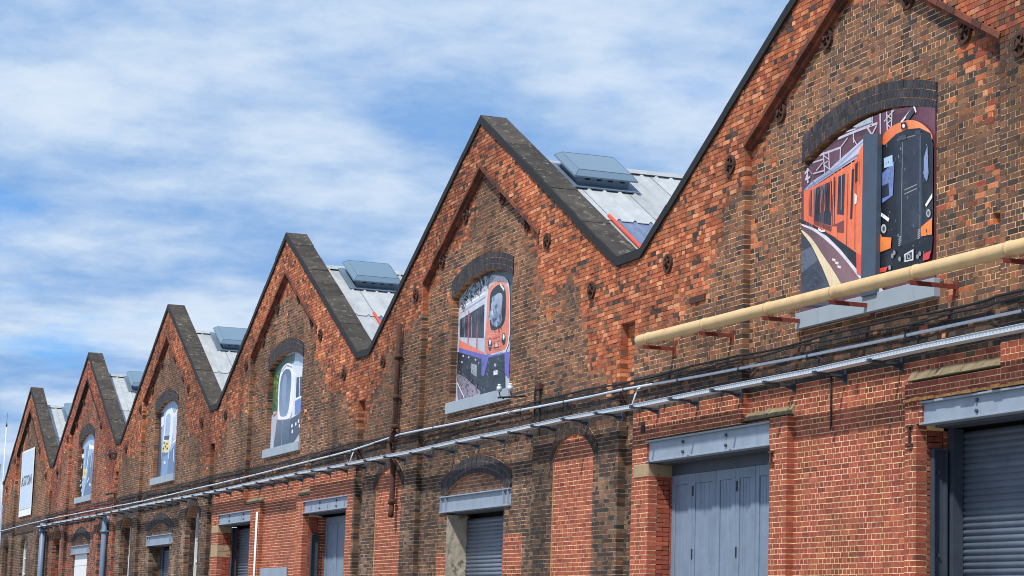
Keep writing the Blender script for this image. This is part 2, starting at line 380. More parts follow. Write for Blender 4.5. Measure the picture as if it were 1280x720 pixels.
def boxes_mesh(name, B, C, mat, parent, jit=(0.0015, 0.001, 0.0015)):
    B = np.asarray(B, np.float64); C = np.asarray(C, np.float64); m = len(B)
    V = np.empty((m, 8, 3)); 
    for k in range(8):
        V[:, k, 0] = B[:, k & 1]; V[:, k, 1] = B[:, 2+((k >> 1) & 1)]; V[:, k, 2] = B[:, 4+((k >> 2) & 1)]
    V += rng.uniform(-1, 1, V.shape)*np.array(jit)
    F = np.array([(0, 1, 5, 4), (1, 3, 7, 5), (2, 0, 4, 6), (4, 5, 7, 6), (1, 0, 2, 3)], np.int32)
    idx = (np.arange(m, dtype=np.int32)[:, None, None]*8+F[None]).reshape(-1)
    me = bpy.data.meshes.new(name); me.vertices.add(m*8); me.vertices.foreach_set('co', V.reshape(-1).astype(np.float32))
    me.loops.add(len(idx)); me.loops.foreach_set('vertex_index', idx)
    nf = m*5; me.polygons.add(nf); me.polygons.foreach_set('loop_start', np.arange(0, nf*4, 4, dtype=np.int32))
    a = me.color_attributes.new('Col', 'FLOAT_COLOR', 'POINT')
    cc = np.ones((m, 8, 4), np.float32); cc[:, :, :3] = C[:, None, :]; a.data.foreach_set('color', cc.reshape(-1))
    me.materials.append(mat); me.polygons.foreach_set('use_smooth', np.zeros(nf, bool)); me.update(calc_edges=True); me.validate()
    return link(bpy.data.objects.new(name, me), parent)

def build_brickwork(n, root):
    xc = -n*S; BX, BC, BT = [], [], []; MX, MC = [], []
    nc = int(math.ceil((CZ-0.1)/COURSE))
    for ci in range(nc):
        z0 = ci*COURSE; zm = z0+COURSE/2; iv = course_intervals(n, zm); head = ci % 2
        for k, (a, b, pl, zn) in enumerate(iv):
            if pl is None: continue
            nl = iv[k-1] if k and abs(iv[k-1][1]-a) < 1e-6 else None; nr = iv[k+1] if k+1 < len(iv) and abs(iv[k+1][0]-b) < 1e-6 else None
            exl = nl is not None and (nl[2] is None or nl[2] > pl+0.02); exr = nr is not None and (nr[2] is None or nr[2] > pl+0.02)
            # mortar bed in short lengths
            e = np.unique(np.concatenate([[a], np.arange(math.ceil(a/0.6)*0.6, b, 0.6), [b]])); e = e[np.concatenate([[True], np.diff(e) > 1e-4])]
            mx0, mx1 = e[:-1], e[1:]; mid = (mx0+mx1)/2; q = len(mid)
            if q:
                rec = {'arch': 0.03, 'red': 0.003, 'infill': 0.003, 'bare': 0.0}.get(zn, 0.0035)
                yb = pl+rec+(0.004*sst((2.0-(cope_top(np.abs(mid))-zm))/0.7) if zn in ('pier', 'slot') else 0)
                MX.append(np.stack([mx0, mx1, np.zeros(q)+yb, np.zeros(q)+max(0.40, pl+0.1), np.zeros(q)+z0, np.zeros(q)+z0+COURSE], 1))
                MC.append(colour_mortar(n, zn, mid, np.zeros(q)+zm, mid+xc))
            if zn in ('arch', 'bare'): continue
            p = 0.1125 if head else 0.225; off = (0.05625 if head else 0.0)
            if zn == 'infill': p = 0.225 if ci % 4 else 0.1125; off = 0.1125*head
            g0 = np.arange(math.floor((a+xc-off)/p)*p+off, b+xc+p, p)-xc
            if zn in ('panel', 'pier', 'slot'):
                mix = rng.random(len(g0)) < 0.10            # closers and patched lengths
                g0 = np.sort(np.concatenate([g0, g0[mix]+p*0.5])) if not head else g0[~(rng.random(len(g0)) < 0.08)]
            g0 = g0[(g0 > a+0.05) & (g0 < b-0.05)]; e = np.concatenate([[a], g0, [b]])
            x0, x1 = e[:-1].copy(), e[1:].copy(); q = len(x0); mid = (x0+x1)/2
            col, isor = colour_bricks(n, zn, mid, np.zeros(q)+zm, mid+xc)
            J = 0.0064; x0 += J+rng.uniform(-0.0015, 0.002, q); x1 -= J+rng.uniform(-0.0015, 0.002, q)
            if a < -HALF+1e-6: x0[0] = a
            if b > HALF-1e-6: x1[-1] = b
            if exl: x0[0] = a-0.004
            if exr: x1[-1] = b+0.004
            yj = rng.uniform(-0.0025, 0.0008, q)
            if zn in ('panel', 'pier', 'slot'):
                yj += np.where(isor, rng.uniform(-0.007, 0.0005, q), 0)-np.where(rng.random(q) < 0.06, rng.uniform(0.003, 0.010, q), 0)
            else: yj *= 0.5
            zj0, zj1 = rng.uniform(0.0052, 0.0076, q), rng.uniform(0.0052, 0.0076, q)
            BX.append(np.stack([x0, x1, pl+yj, np.zeros(q)+pl+0.15, z0+zj0, z0+COURSE-zj1], 1)); BC.append(col)
            BT.append(np.full(q, 1 if (not head and zn != 'infill') else 0)*((x1-x0) > 0.2))
    def ret(x, sgn, y0, y1, za, zb, zone):       # returned brick face of an opening, looking along x
        for ci in range(int(za/COURSE), int(zb/COURSE)):
            z0 = ci*COURSE; p = 0.1125 if ci % 2 else 0.225; e = np.concatenate([[y0], np.arange(y0+p, y1-0.04, p), [y1]])
            a, b = e[:-1]+0.0045, e[1:]-0.0045; q = len(a)
            xa = np.minimum(x-sgn*0.09, x+sgn*0.004)*np.ones(q); xb = np.maximum(x-sgn*0.09, x+sgn*0.004)*np.ones(q)
            BX.append(np.stack([xa, xb, a, b, np.zeros(q)+z0+.0045, np.zeros(q)+z0+COURSE-.0045], 1))
            BC.append(colour_bricks(n, zone, np.zeros(q)+x, np.zeros(q)+z0, np.zeros(q)+x+xc+a*3)[0]); BT.append(np.zeros(q))
            MX.append(np.array([[min(x, x-sgn*0.2), max(x, x-sgn*0.2), y0, y1, z0, z0+COURSE]])); MC.append(colour_mortar(n, zone, np.array([x]), np.array([z0]), np.array([x+xc])))
    for (x0, x1, z1, yf, dp) in holes(n):
        zone = 'red' if 'garage' in BAYS[n] else 'panel'
        ret(x0, 1, yf+0.156, dp+0.06, 0, z1, zone); ret(x1, -1, yf+0.156, dp+0.06, 0, z1, zone)
    if n not in (4,): 
        ret(-ARC_HW, 1, PN+0.156, 0.42, 6.0, 8.40, 'panel'); ret(ARC_HW, -1, PN+0.156, 0.42, 6.0, 8.40, 'panel')
    if n not in (0,):
        for (c, w) in side_windows(n):
            ret(c-w, 1, 0.156, 0.5, 0, 4.7, 'pier'); ret(c+w, -1, 0.156, 0.5, 0, 4.7, 'pier')
    BX = np.concatenate(BX); BC = np.concatenate(BC); BT = np.concatenate(BT); MX = np.concatenate(MX); MC = np.concatenate(MC)
    bed = boxes_mesh('wall', MX, MC, M_MORTAR, root, (0, 0, 0))
    keep = np.ones(len(BX), bool)
    if n in (-1, 0):                              # the bricks that show largest are objects of their own
        ctr = np.stack([(BX[:, 0]+BX[:, 1])/2+xc, BX[:, 2], (BX[:, 4]+BX[:, 5])/2], 1)
        u, v = to_px(ctr); size = 1/((ctr-CAM)@CF)**2
        ok = (BT > 0) & (u > 4) & (u < 1276) & (v > 4) & (v < 716) & (np.abs(BX[:, 1]-BX[:, 0]-0.216) < 0.012)
        cand = np.where(ok)[0]; cand = cand[np.argsort(-size[cand])][:300]; keep[cand] = False
        cols = BC[cand]; pick_ = cols[rng.choice(len(cand), 26, replace=False)]; ms = []
        for c in pick_:
            vv, ff = box_vf((-0.108, 0.108, -0.0575, 0.0575, -0.0328, 0.0328)); vv = np.array(vv)+rng.uniform(-0.0018, 0.0018, (8, 3))
            me = bpy.data.meshes.new('brick'); me.from_pydata([tuple(map(float, t)) for t in vv], [], ff); at_ = me.color_attributes.new('Col', 'FLOAT_COLOR', 'POINT')
            for dd in at_.data: dd.color = (*[float(t) for t in c], 1)
            me.materials.append(M_BRICK); ms.append(me)
        near = ((cols[:, None]-pick_[None])**2).sum(2).argmin(1)
        for j, i in enumerate(cand):
            o = bpy.data.objects.new('brick', ms[near[j]]); o.location = ((BX[i, 0]+BX[i, 1])/2, BX[i, 2]+0.0575, (BX[i, 4]+BX[i, 5])/2); link(o, bed)
    st = boxes_mesh('brickwork', BX[keep], BC[keep], M_BRICK, bed, (0.0022, 0.0008, 0.0020)); st['kind'] = 'stuff'
    return bed

def arch_rings(name, parent, cx, cz, R, hw, rings, y0, y1, pal='blue', vertical_end=True, th=0.112, bw=0.075, zmin=None):
    """voussoir rings of an arch, every brick a wedge of its own in one joined part"""
    V, C = [], []
    F = [(0, 1, 5, 4), (1, 3, 7, 5), (3, 2, 6, 7), (2, 0, 4, 6), (4, 5, 7, 6), (1, 0, 2, 3)]; faces = []
    for k in range(rings):
        r0, r1 = R+k*(th+0.008)+0.003, R+k*(th+0.008)+th
        A = math.asin(min(0.999, (hw+0.05)/r0)); m = max(4, int(2*A*r0/(bw+0.009)))
        for i in range(m):
            a0 = -A+2*A*i/m; a1 = -A+2*A*(i+1)/m; g_ = 0.0045/r0; a0 += g_; a1 -= g_
            pts = [(r*math.sin(a), cz+r*math.cos(a)) for r in (r0, r1) for a in (a0, a1)]
            xm = max(abs(p_[0]) for p_ in pts)
            if min(abs(p_[0]) for p_ in pts) > hw: continue
            pts = [(max(-hw, min(hw, px_)), pz_) for px_, pz_ in pts]
            if zmin and min(p_[1] for p_ in pts) < zmin: continue
            yj = random.uniform(-0.004, 0.003); b = len(V)
            # order: x0z0,x1z0 front ; back ; then upper
            (a, bb, c, d) = pts
            V += [(cx+a[0], y0+yj, a[1]), (cx+bb[0], y0+yj, bb[1]), (cx+a[0], y1, a[1]), (cx+bb[0], y1, bb[1]), (cx+c[0], y0+yj, c[1]), (cx+d[0], y0+yj, d[1]), (cx+c[0], y1, c[1]), (cx+d[0], y1, d[1])]
            faces += [tuple(t+b for t in f) for f in F]; C.append(pick(pal, 1)[0])
    r0, r1 = R+0.001, R+rings*(th+0.008)-0.006; seg = 40; fr = []
    for r in (r0, r1):
        A = math.asin(min(0.999, hw/r)); fr.append([(r*math.sin(-A+2*A*i/seg), cz+r*math.cos(-A+2*A*i/seg)) for i in range(seg+1)])
    for i in range(seg):
        p = [fr[0][i], fr[0][i+1], fr[1][i], fr[1][i+1]]
        if zmin and min(q[1] for q in p) < zmin-0.02: continue
        b = len(V)
        V += [(cx+x, y, z) for (q0, q1) in ((p[0], p[1]), (p[2], p[3])) for y in (y0+0.005, y1) for (x, z) in (q0, q1)]
        faces += [tuple(t+b for t in f) for f in F]; C.append(lin((176, 136, 104))*random.uniform(.8, 1.1))
    me = bpy.data.meshes.new(name); me.from_pydata([tuple(map(float, v)) for v in V], [], faces)
    a = me.color_attributes.new('Col', 'FLOAT_COLOR', 'POINT'); cc = np.ones((len(C), 8, 4), np.float32); cc[:, :, :3] = np.array(C)[:, None, :]
    a.data.foreach_set('color', cc.reshape(-1)); me.materials.append(M_BRICK); me.update()
    o = link(bpy.data.objects.new(name, me), parent); return o

# ------------------------------------------------------------------ parts of one gabled bay
def flat_ngon(poly, y): return [(x, y, z) for x, z in poly]
PLATE_ME = None
def plate_mesh():
    b = MB(); n = 20; r = 0.155
    ring = [(r*math.cos(2*math.pi*k/n), r*math.sin(2*math.pi*k/n)) for k in range(n)]; ri = [(0.72*x, 0.72*z) for x, z in ring]
    for k in range(n):
        j = (k+1) % n; b.prism([ring[k], ring[j], ri[j], ri[k]], -0.045, 0.01)
    b.prism([(0.72*r*math.cos(2*math.pi*k/n), 0.72*r*math.sin(2*math.pi*k/n)) for k in range(n)], -0.018, 0.01)
    for k in range(5):
        a = math.pi/2+2*math.pi*k/5; c, s = math.cos(a), math.sin(a); w = 0.016
        b.prism([(-s*w, c*w), (s*w, -c*w), (c*r*.95+s*w*.5, s*r*.95-c*w*.5), (c*r*.95-s*w*.5, s*r*.95+c*w*.5)][::1], -0.05, -0.01)
    b.prism([(0.035*math.cos(2*math.pi*k/8), 0.035*math.sin(2*math.pi*k/8)) for k in range(8)], -0.085, 0)
    return b
def slat_mesh(w):
    h = 0.082; prof = [(0.0, 0.0), (-0.016, 0.014), (-0.021, 0.036), (-0.016, 0.058), (-0.002, 0.070), (-0.002, h), (0.006, h), (0.006, 0.0)]
    return MB().prism_x(prof, 0, w)
def shutter(root, x0, x1, y, ztop, mat=M_SLAT):
    t = MB().box(x0, x1, y+0.05, y+0.07, 0.0, ztop).build('shutter', M_STEEL, root)
    k = int(ztop/0.082); first = None
    for i in range(k):
        if first is None: first = slat_mesh(x1-x0).build('slat', mat, t, True); first.location = (x0, y, 0.0)
        else: copy_to(first, t, (x0, y, i*0.082))
    return t
def lintel(root, x0, x1, z0, z1, yf, bolts, mat=M_BLUE):
    b = MB(); tf = 0.028
    b.box(x0, x1, yf, yf+0.16, z0, z0+tf).box(x0, x1, yf+0.0, yf+0.16, z1-tf, z1).box(x0+0.01, x1-0.01, yf+0.055, yf+0.08, z0+tf, z1-tf)
    l = bevel(b.build('lintel', mat, root), 0.004)
    for bx in bolts:
        for bz in (z0+(z1-z0)*0.28, z0+(z1-z0)*0.72):
            MB().prism([(bx+0.026*math.cos(k*math.pi/3), bz+0.026*math.sin(k*math.pi/3)) for k in range(6)], yf+0.025, yf+0.056).build('bolt', M_STEEL, l)
    MB().box(x0+0.12, x1-0.06, yf+0.165, yf+0.42, z0-0.03, z0+0.02).build('rear_lintel', M_STEEL, root)
    return l
def stanchion(root, x, y0, y1, z1):
    b = MB(); b.box(x+0.012, x+0.03, y0, y1, 0, z1).box(x+0.03, x+0.10, y0, y0+0.02, 0, z1).box(x+0.03, x+0.10, y1-0.02, y1, 0, z1).box(x+0.012, x+0.1, y0, y1, z1, z1+0.02)
    s_ = b.build('stanchion', M_STEEL, root)
    for bz in np.arange(0.6, z1-0.1, 1.05): MB().tube([(x+0.028, (y0+y1)/2, bz), (x+0.06, (y0+y1)/2, bz)], 0.022, 6).build('bolt', M_STEEL, s_)
    return s_
def board_leaf(root, x0, x1, y, ztop, nb=4, frame=True):
    st = 0.13; m = MB()
    m.box(x0+0.006, x0+st, y-0.025, y+0.03, 0.05, ztop).box(x1-st, x1-0.006, y-0.025, y+0.03, 0.05, ztop)
    m.box(x0+st, x1-st, y-0.022, y+0.03, ztop-0.16, ztop).box(x0+st, x1-st, y-0.022, y+0.03, 0.05, 0.3)
    lf = bevel(m.build('door_leaf', M_DOOR, root), 0.006); w = (x1-x0-2*st)/nb
    for i in range(nb):
        bevel(MB().box(x0+st+i*w+0.004, x0+st+(i+1)*w-0.004, y-0.006+random.uniform(-.002, .002), y+0.02, 0.3, ztop-0.16).build('board', M_DOOR, lf), 0.006)
    return lf
def ngon_prism_arch(hw, z0, R, cz, segs=18):
    pts = [(-hw, z0), (hw, z0)]
    A = math.asin(hw/R)
    for i in range(segs+1):
        a = A-2*A*i/segs; pts.append((R*math.sin(a), cz+R*math.cos(a)))
    return pts
def window_light(root, cx, hw, y, zt=5.05, bars=True):
    R = 1.33; cz = zt-R; pts = ngon_prism_arch(hw, 1.2, R, cz)
    gl = MB().prism([(cx+x, z) for x, z in pts], y+0.03, y+0.05).build('window', M_GLASS, root)
    b = MB(); n = len(pts)
    for i in range(n):
        a, c = np.array(pts[i]), np.array(pts[(i+1) % n]); ai, ci = a*1.0, c*1.0
        ctr = np.array([0, 3.4]); ai = a+(ctr-a)*np.array([0.10/hw, 0.055]); ci = c+(ctr-c)*np.array([0.10/hw, 0.055])
        b.prism([(cx+a[0], a[1]), (cx+c[0], c[1]), (cx+ci[0], ci[1]), (cx+ai[0], ai[1])], y-0.04, y+0.028)
    b.build('frame', M_WHITE, gl)
    m = MB(); m.box(cx-0.03, cx+0.03, y-0.02, y+0.027, 1.25, zt-0.08)
    for z in (1.9, 2.6, 3.3, 4.0): m.box(cx-hw+0.08, cx+hw-0.08, y-0.018, y+0.026, z-0.025, z+0.025)
    m.build('glazing_bar', M_WHITE, gl)
    return gl
def rib_sheet(x0, x1, y0, y1, side, zr, drop=0.0, pitch=0.3333, y_end=None):
    ys, hs = [], []; y = y0
    while y < y1-1e-6:
        for dy, h in ((0, 0), (0.10, 0), (0.125, 0.038), (0.165, 0.038), (0.19, 0)):
            ys.append(y+dy); hs.append(h)
        y += pitch
    ys.append(y1+0.03); hs.append(0)
    v = []; m = len(ys)
    for x in (x0, x1):
        z = zr-SL*x-drop
        for yy, h in zip(ys, hs): v.append((side*x, yy, z+h))
    for x in (x0, x1):
        z = zr-SL*x-drop-0.012
        for yy, h in zip(ys, hs): v.append((side*x, yy, z+h))
    f = []
    for i in range(m-1):
        q = (i, i+1, m+i+1, m+i); f.append(q if side < 0 else q[::-1]); q = (2*m+i, 2*m+i+1, 3*m+i+1, 3*m+i); f.append(q[::-1] if side < 0 else q)
        f.append((m+i, m+i+1, 3*m+i+1, 3*m+i)); f.append((i, i+1, 2*m+i+1, 2*m+i))
    return v, f
PROTO = {}
def gable(n, label):
    xc = -n*S; root = empty('workshop_gable', (xc, 0, 0)); tag(root, label, 'workshop', 'brick workshop gables in a row')
    build_brickwork(n, root)
    # --- coping
    xs = np.linspace(0, 7.35, 10)
    cp = None
    for sgn in (-1, 1):
        for i in range(9):
            a, b = xs[i]+0.008*(i > 0), xs[i+1]-0.008; h = 0.10+random.uniform(-.004, .004); up = random.uniform(-.012, .010)
            poly = [(sgn*a, CZ-SL*a-h), (sgn*b, CZ-SL*b-h), (sgn*b, CZ-SL*b+up), (sgn*a, CZ-SL*a+up)]
            if sgn < 0: poly = poly[::-1]
            MB().prism(poly, -0.022+random.uniform(-.003, .003), 0.53+random.uniform(-.006, .006)).build('coping_slab', M_COPE, root)
        zf = CZ-SL*7.35; poly = [(sgn*7.354, zf-0.10), (sgn*HALF, zf-0.10), (sgn*HALF, zf), (sgn*7.354, zf)]
        if sgn < 0: poly = poly[::-1]
        MB().prism(poly, -0.02, 0.53).build('coping_slab', M_COPE, root)
        t = 0.165; out = [(0, CZ-0.006), (7.35, zf-0.006), (HALF, zf-0.006)]; inn = [(0, CZ-0.02-t), (7.35-0.04, zf-t), (HALF, zf-t)]
        ks = list(np.linspace(0, 7.35, 8))+[HALF]
        for a, b_ in zip(ks[:-1], ks[1:]):
            jz = random.uniform(-.010, .008); jy = random.uniform(-.006, .006); mb = MB()
            zt = lambda x: CZ-SL*min(x, 7.35)-0.006+jz
            zi = lambda x: CZ-SL*min(x, 7.35)-t-0.02*max(0, 1-x)+jz
            P = [(sgn*a, zi(a)), (sgn*b_, zi(b_)), (sgn*b_, zt(b_)), (sgn*a, zt(a))]; mb.prism(P if sgn > 0 else P[::-1], -0.046+jy, -0.026)
            P = [(sgn*a, zi(a)), (sgn*b_, zi(b_)), (sgn*b_, zi(b_)+0.05), (sgn*a, zi(a)+0.05)]; mb.prism(P if sgn > 0 else P[::-1], -0.0255, 0.5)
            mb.build('coping_edge', M_BLACK, root)
    # --- raked moulding round the head of the panel
    B_, C_ = [], []; V, Fc, CC = [], [], []
    ang = math.atan(0.543); ca, sa = math.cos(ang), math.sin(ang)
    for sgn in (-1, 1):
        Ln = 3.54/ca; m = 17
        for (p0, p1, ya, yb) in ((0.0, 0.075, -0.028, 0.118), (0.075, 0.145, 0.052, 0.118)):
            for i in range(m):
                s0 = Ln*i/m+0.003; s1 = Ln*(i+1)/m-0.003
                pts = []
                for (s_, p_) in ((s0, p1), (s1, p1), (s1, p0), (s0, p0)):
                    x = s_*ca-p_*sa; z = RZ-s_*sa-p_*ca
                    pts.append((sgn*max(x, 0.0), z))
                yj = random.uniform(-.003, .003); b0 = len(V)
                V += [(x, ya+yj, z) for x, z in pts]+[(x, yb, z) for x, z in pts]
                fs = [(0, 1, 2, 3), (7, 6, 5, 4), (0, 4, 5, 1), (1, 5, 6, 2), (2, 6, 7, 3), (3, 7, 4, 0)]
                if sgn < 0: fs = [q[::-1] for q in fs]
                Fc += [tuple(t+b0 for t in q) for q in fs]; CC.append(pick('black', 1)[0]*0.35 if n >= 3 else pick('rake', 1)[0])
    me = bpy.data.meshes.new('rake_moulding'); me.from_pydata(V, [], Fc); a = me.color_attributes.new('Col', 'FLOAT_COLOR', 'POINT')
    cc = np.ones((len(CC), 8, 4), np.float32); cc[:, :, :3] = np.array(CC)[:, None, :]; a.data.foreach_set('color', cc.reshape(-1)); me.materials.append(M_BRICK); me.update()
    link(bpy.data.objects.new('rake_moulding', me), root)
    # --- wall tie plates
    for (px, pz, py) in ((1.12, 10.04, PN), (2.55, 9.27, PN), (3.95, 8.73, 0), (6.25, 7.5, 0)):
        for sgn in (-1, 1):
            if 'plate' not in PROTO: PROTO['plate'] = plate_mesh().build('tie_plate', M_RUST, root); o = PROTO['plate']; o.location = (sgn*px, py, pz)
            else: o = copy_to(PROTO['plate'], root, (sgn*px+random.uniform(-.03, .03), py, pz+random.uniform(-.02, .02)), (0, random.uniform(0, 6), 0))
    # --- window head and sill
    if n != 4:
        arch_rings('window_arch', root, 0, ARC_C, ARC_R, 1.85, 3, PN-0.014, 0.42)
        yS = 0.03 if n == -1 else 0.045
        sl = bevel(MB().box(-1.86, -0.40 if n == -1 else 1.93, yS, 0.26, 5.945, 6.175).build('window_sill', M_SILL, root), 0.005)
        if n == -1: bevel(MB().box(-0.39, 1.93, yS-0.012, 0.26, 5.94, 6.18).build('window_sill', M_SILL, root), 0.005)
        MB().prism(ngon_prism_arch(ARC_HW+0.02, 6.1, ARC_R+0.02, ARC_C), 0.40, 0.44).build('window_backing', M_DARK, root)  # dark sheet painted in for the unlit room behind the poster
    # --- boundary slots: corbelled heads
    for sgn in (-1, 1):
        for i in range(3):
            x0, x1 = sorted((sgn*7.55, sgn*HALF)); MB().box(x0, x1, 0.01+0.04*i, 0.15, 6.93-0.075*(i+1)+0.004, 6.93-0.075*i-0.004).build('corbel_brick', M_BRICKFLAT, root)
    # --- lower storey
    k = BAYS[n]
    if k == 'arch_door':
        arch_rings('door_arch', root, 0, DR_C, DR_R, 2.12, 3, PN-0.012, 0.35, zmin=4.2)
        l = lintel(root, -2.10, 2.10, 3.905, 4.245, PN-0.05, [], M_BLUE)
        for x in (-2.04, -1.72, 2.0, 1.75): MB().box(x-0.012, x+0.012, PN-0.045, PN+0.03, 3.935, 4.215).build('stiffener', M_BLUE, l)
        if n == 0:
            shutter(root, -1.66, 1.70, 0.56, 3.80)
            v, f = [], []; ny, nz = 8, 40
            for i in range(nz+1):
                for j in range(ny+1): v.append((-1.66+random.uniform(0, .008), PN-0.012+(0.45)*j/ny, 3.86*i/nz))
            for i in range(nz):
                for j in range(ny): a_ = i*(ny+1)+j; f.append((a_, a_+1, a_+ny+2, a_+ny+1))
            mesh_obj('render_patch', v, f, M_RENDER, root)
        elif n == 2:
            shutter(root, -1.2, 1.70, 0.56, 3.85); MB().box(-1.66, -1.2, 0.5, 0.6, 0, 3.9).build('door_post', M_STEEL, root)
        else:
            d = bevel(MB().box(-1.66, 1.70, 0.20, 0.28, 0, 3.9).build('door', M_WHITE, root), 0.01)
            for i in range(8): MB().box(-1.6, 1.64, 0.185, 0.2, 0.1+i*0.48, 0.54+i*0.48).build('door_panel', M_WHITE, d)
    for (c, w) in side_windows(n):
        arch_rings('side_arch', root, c, 5.05-1.33, 1.33, w+0.2, 2, -0.008, 0.3, zmin=4.5, th=0.105, pal='blue' if n else 'soot')
        if n: window_light(root, c, w, 0.36)
    if k == 'windows':
        arch_rings('side_arch', root, -0.1, 3.67, 1.33, 1.15, 2, PN-0.008, 0.35, zmin=4.45, th=0.105); window_light(root, -0.1, 0.95, 0.30)
    if k == 'garage_near':
        lintel(root, -6.97, -2.545, 4.335, 4.69, -0.02, (-5.6, -4.05)); e = [-6.85, -6.09, -5.19, -4.5, -3.83, -3.15, -2.54]
        for i in range(6): board_leaf(root, e[i], e[i+1], 0.44, 4.14)
        MB().box(-6.86, -2.54, 0.41, 0.5, 4.142, 4.34).build('door_head', M_STEEL, root)
        for z in (2.78, 3.78):
            for x in (-6.05, -4.46, -3.11): MB().box(x, x+0.035, 0.405, 0.42, z, z+0.16).build('hinge', M_BLACK, root)
        bevel(MB().box(-7.48, -6.855, -0.012, 0.43, 4.10, 4.325).build('padstone', M_STONE, root), 0.015)
        lintel(root, 1.67, 6.6, 4.32, 4.62, -0.03, (2.95, 4.4, 5.6)); shutter(root, 1.62, 6.5, 0.62, 4.28)
        stanchion(root, 1.55, 0.20, 0.40, 4.02); MB().box(1.562, 1.70, 0.45, 0.60, 0, 4.3).build('shutter_guide', M_STEEL, root)
        mb = MB(); x = 1.30
        while x < 6.6:
            w = random.uniform(0.10, 0.22); mb.box(x, min(x+w, 6.6), -0.045+random.uniform(-.02, .015), 0.1, 4.625+random.uniform(0, .01), 4.675+random.uniform(-.012, .006)); x += w
        mb.build('rusted_packing', material('rusted_packing', (136, 100, 62), 0.95, var=0.5, scale=14, bump=0.8), root)
        for (a, b, z0) in ((-3.5, -2.01, 4.76), (1.27, 3.5, 4.915)):
            mb = MB(); m_ = 14; dz = 0.13
            for i in range(m_):
                x0 = a+(b-a)*i/m_; x1 = a+(b-a)*(i+1)/m_+0.001
                mb.prism_x([(-0.005+random.uniform(-.006, .006), z0-0.01), (PN, z0-0.01), (PN, z0+dz+random.uniform(-.012, .012)), (0.03+random.uniform(-.01, .01), z0+0.02)], x0, x1)
            mb.build('cement_weathering', M_CEMENT, root)
        for (x, z0, z1) in ((-2.46, 4.06, 4.25), (1.41, 4.07, 4.34)):
            MB().box(x-0.012, x+0.012, -0.03, 0.0, z0, z1).box(x-0.07, x+0.07, -0.035, 0.0, z1-0.03, z1).box(x-0.07, x+0.07, -0.035, 0.0, z0, z0+0.03).build('wall_tie', M_RUST, root)
        MB().box(-5.35, -4.8, -0.03, 0.02, 6.74, 6.84).build('wall_tie', M_RUST, root)
        MB().box(-7.2, -7.05, -0.012, 0.02, 4.83, 5.02).build('vent', M_BLACK, root)
    if k == 'garage_far':
        lintel(root, -6.65, -2.66, 4.27, 4.58, -0.02, (-5.3, -3.6)); lintel(root, 2.91, 6.95, 4.27, 4.58, -0.02, (4.4, 5.9))
        shutter(root, -6.4, -2.66, 0.62, 4.2); stanchion(root, -6.55, 0.40, 0.56, 4.2)
        stanchion(root, 2.95, 0.22, 0.40, 3.75)
        for i in range(4): board_leaf(root, 2.97+i*0.97, 2.97+(i+1)*0.97, 0.62, 4.2)
        for (a, b, z0) in ((-3.5, -1.63, 4.76), (2.25, 3.5, 4.76)):
            MB().prism_x([(-0.006, z0-0.01), (PN, z0-0.01), (PN, z0+0.14), (0.03, z0+0.02)], a, b).build('cement_weathering', M_CEMENT, root)
        bevel(MB().box(-7.38, -6.545, -0.015, 0.40, 4.05, 4.26).build('padstone', M_STONE, root), 0.015)
        bevel(MB().box(-7.38, -6.545, -0.012, 0.40, 3.35, 3.72).build('padstone', M_STONE, root), 0.015)
    for (x0, x1, z1, yf, dp) in holes(n):
        MB().box(x0-1.0, x1+1.0, 0.78, 0.82, 0, z1+0.05).box(x0-1.0, x1+1.0, 0.41, 0.78, z1+0.01, z1+0.05).build('dark_backing', M_DARK, root)  # dark box added behind each opening to stop sky showing through
    # --- roof
    zr = 11.08
    for side in (1, -1):
        for j in range(5):
            y0 = 0.66+j; v, f = rib_sheet(0.02, 3.05, y0, y0+0.9999, side, zr); mesh_obj('roof_sheet', v, f, M_ROOF, root)
            blue = side == 1 and j == 1; v, f = rib_sheet(2.85, 7.7, y0, y0+0.9999, side, zr, 0.03); mesh_obj('roof_sheet', v, f, M_RLITE if blue else M_ROOF, root)
        v, f = rib_sheet(0.02, 7.7, 5.66, 24.66, side, zr); mesh_obj('roof_sheet', v, f, M_ROOF, root)
    for y in (1.65, 2.66):
        MB().tube([(x, y, zr-SL*x+0.03) for x in (2.9, 7.2)], 0.036, 8).build('red_verge_strip', M_REDSTRIP, root)
    MB().prism([(-0.22, zr-0.12+0.055), (0.22, zr-0.12+0.055), (0.02, zr+0.06), (-0.02, zr+0.06)], 0.62, 24.6).build('ridge_capping', M_ROOF, root)
    MB().prism([(0.3, zr-0.02), (7.3, zr-SL*7.0-0.02), (7.3, zr-SL*7.0+0.05), (0.3, zr+0.05)], 0.54, 0.68).build('verge_flashing', M_WHITE, root) if False else None
    b = MB(); b.add([(0.1, 0.545, zr+0.02), (7.4, 0.545, zr-SL*7.3+0.02), (7.4, 0.72, zr-SL*7.3+0.045), (0.1, 0.72, zr+0.045), (0.1, 0.545, zr+0.30), (7.4, 0.545, zr-SL*7.3+0.30)], [(0, 1, 2, 3), (0, 4, 5, 1)])
    b.build('verge_flashing', M_WHITE, root)
    for sgn in (-1, 1):
        x0, x1 = sorted((sgn*7.6, sgn*HALF)); MB().box(x0, x1, 0.53, 24.6, 6.75, 6.80).build('valley_gutter', M_GALV, root)
    # --- skylight on the slope towards the next gable
    ca, sa = math.cos(math.atan(SL)), math.sin(math.atan(SL))
    def sp(s_, y, h): return (s_*ca+h*sa, y, zr-s_*sa+h*ca)
    def frus(s0, s1, y0, y1, h0, t0, t1, u0, u1, h1):
        v = [sp(s0, y0, h0), sp(s1, y0, h0), sp(s0, y1, h0), sp(s1, y1, h0), sp(t0, u0, h1), sp(t1, u0, h1), sp(t0, u1, h1), sp(t1, u1, h1)]
        return v, BF
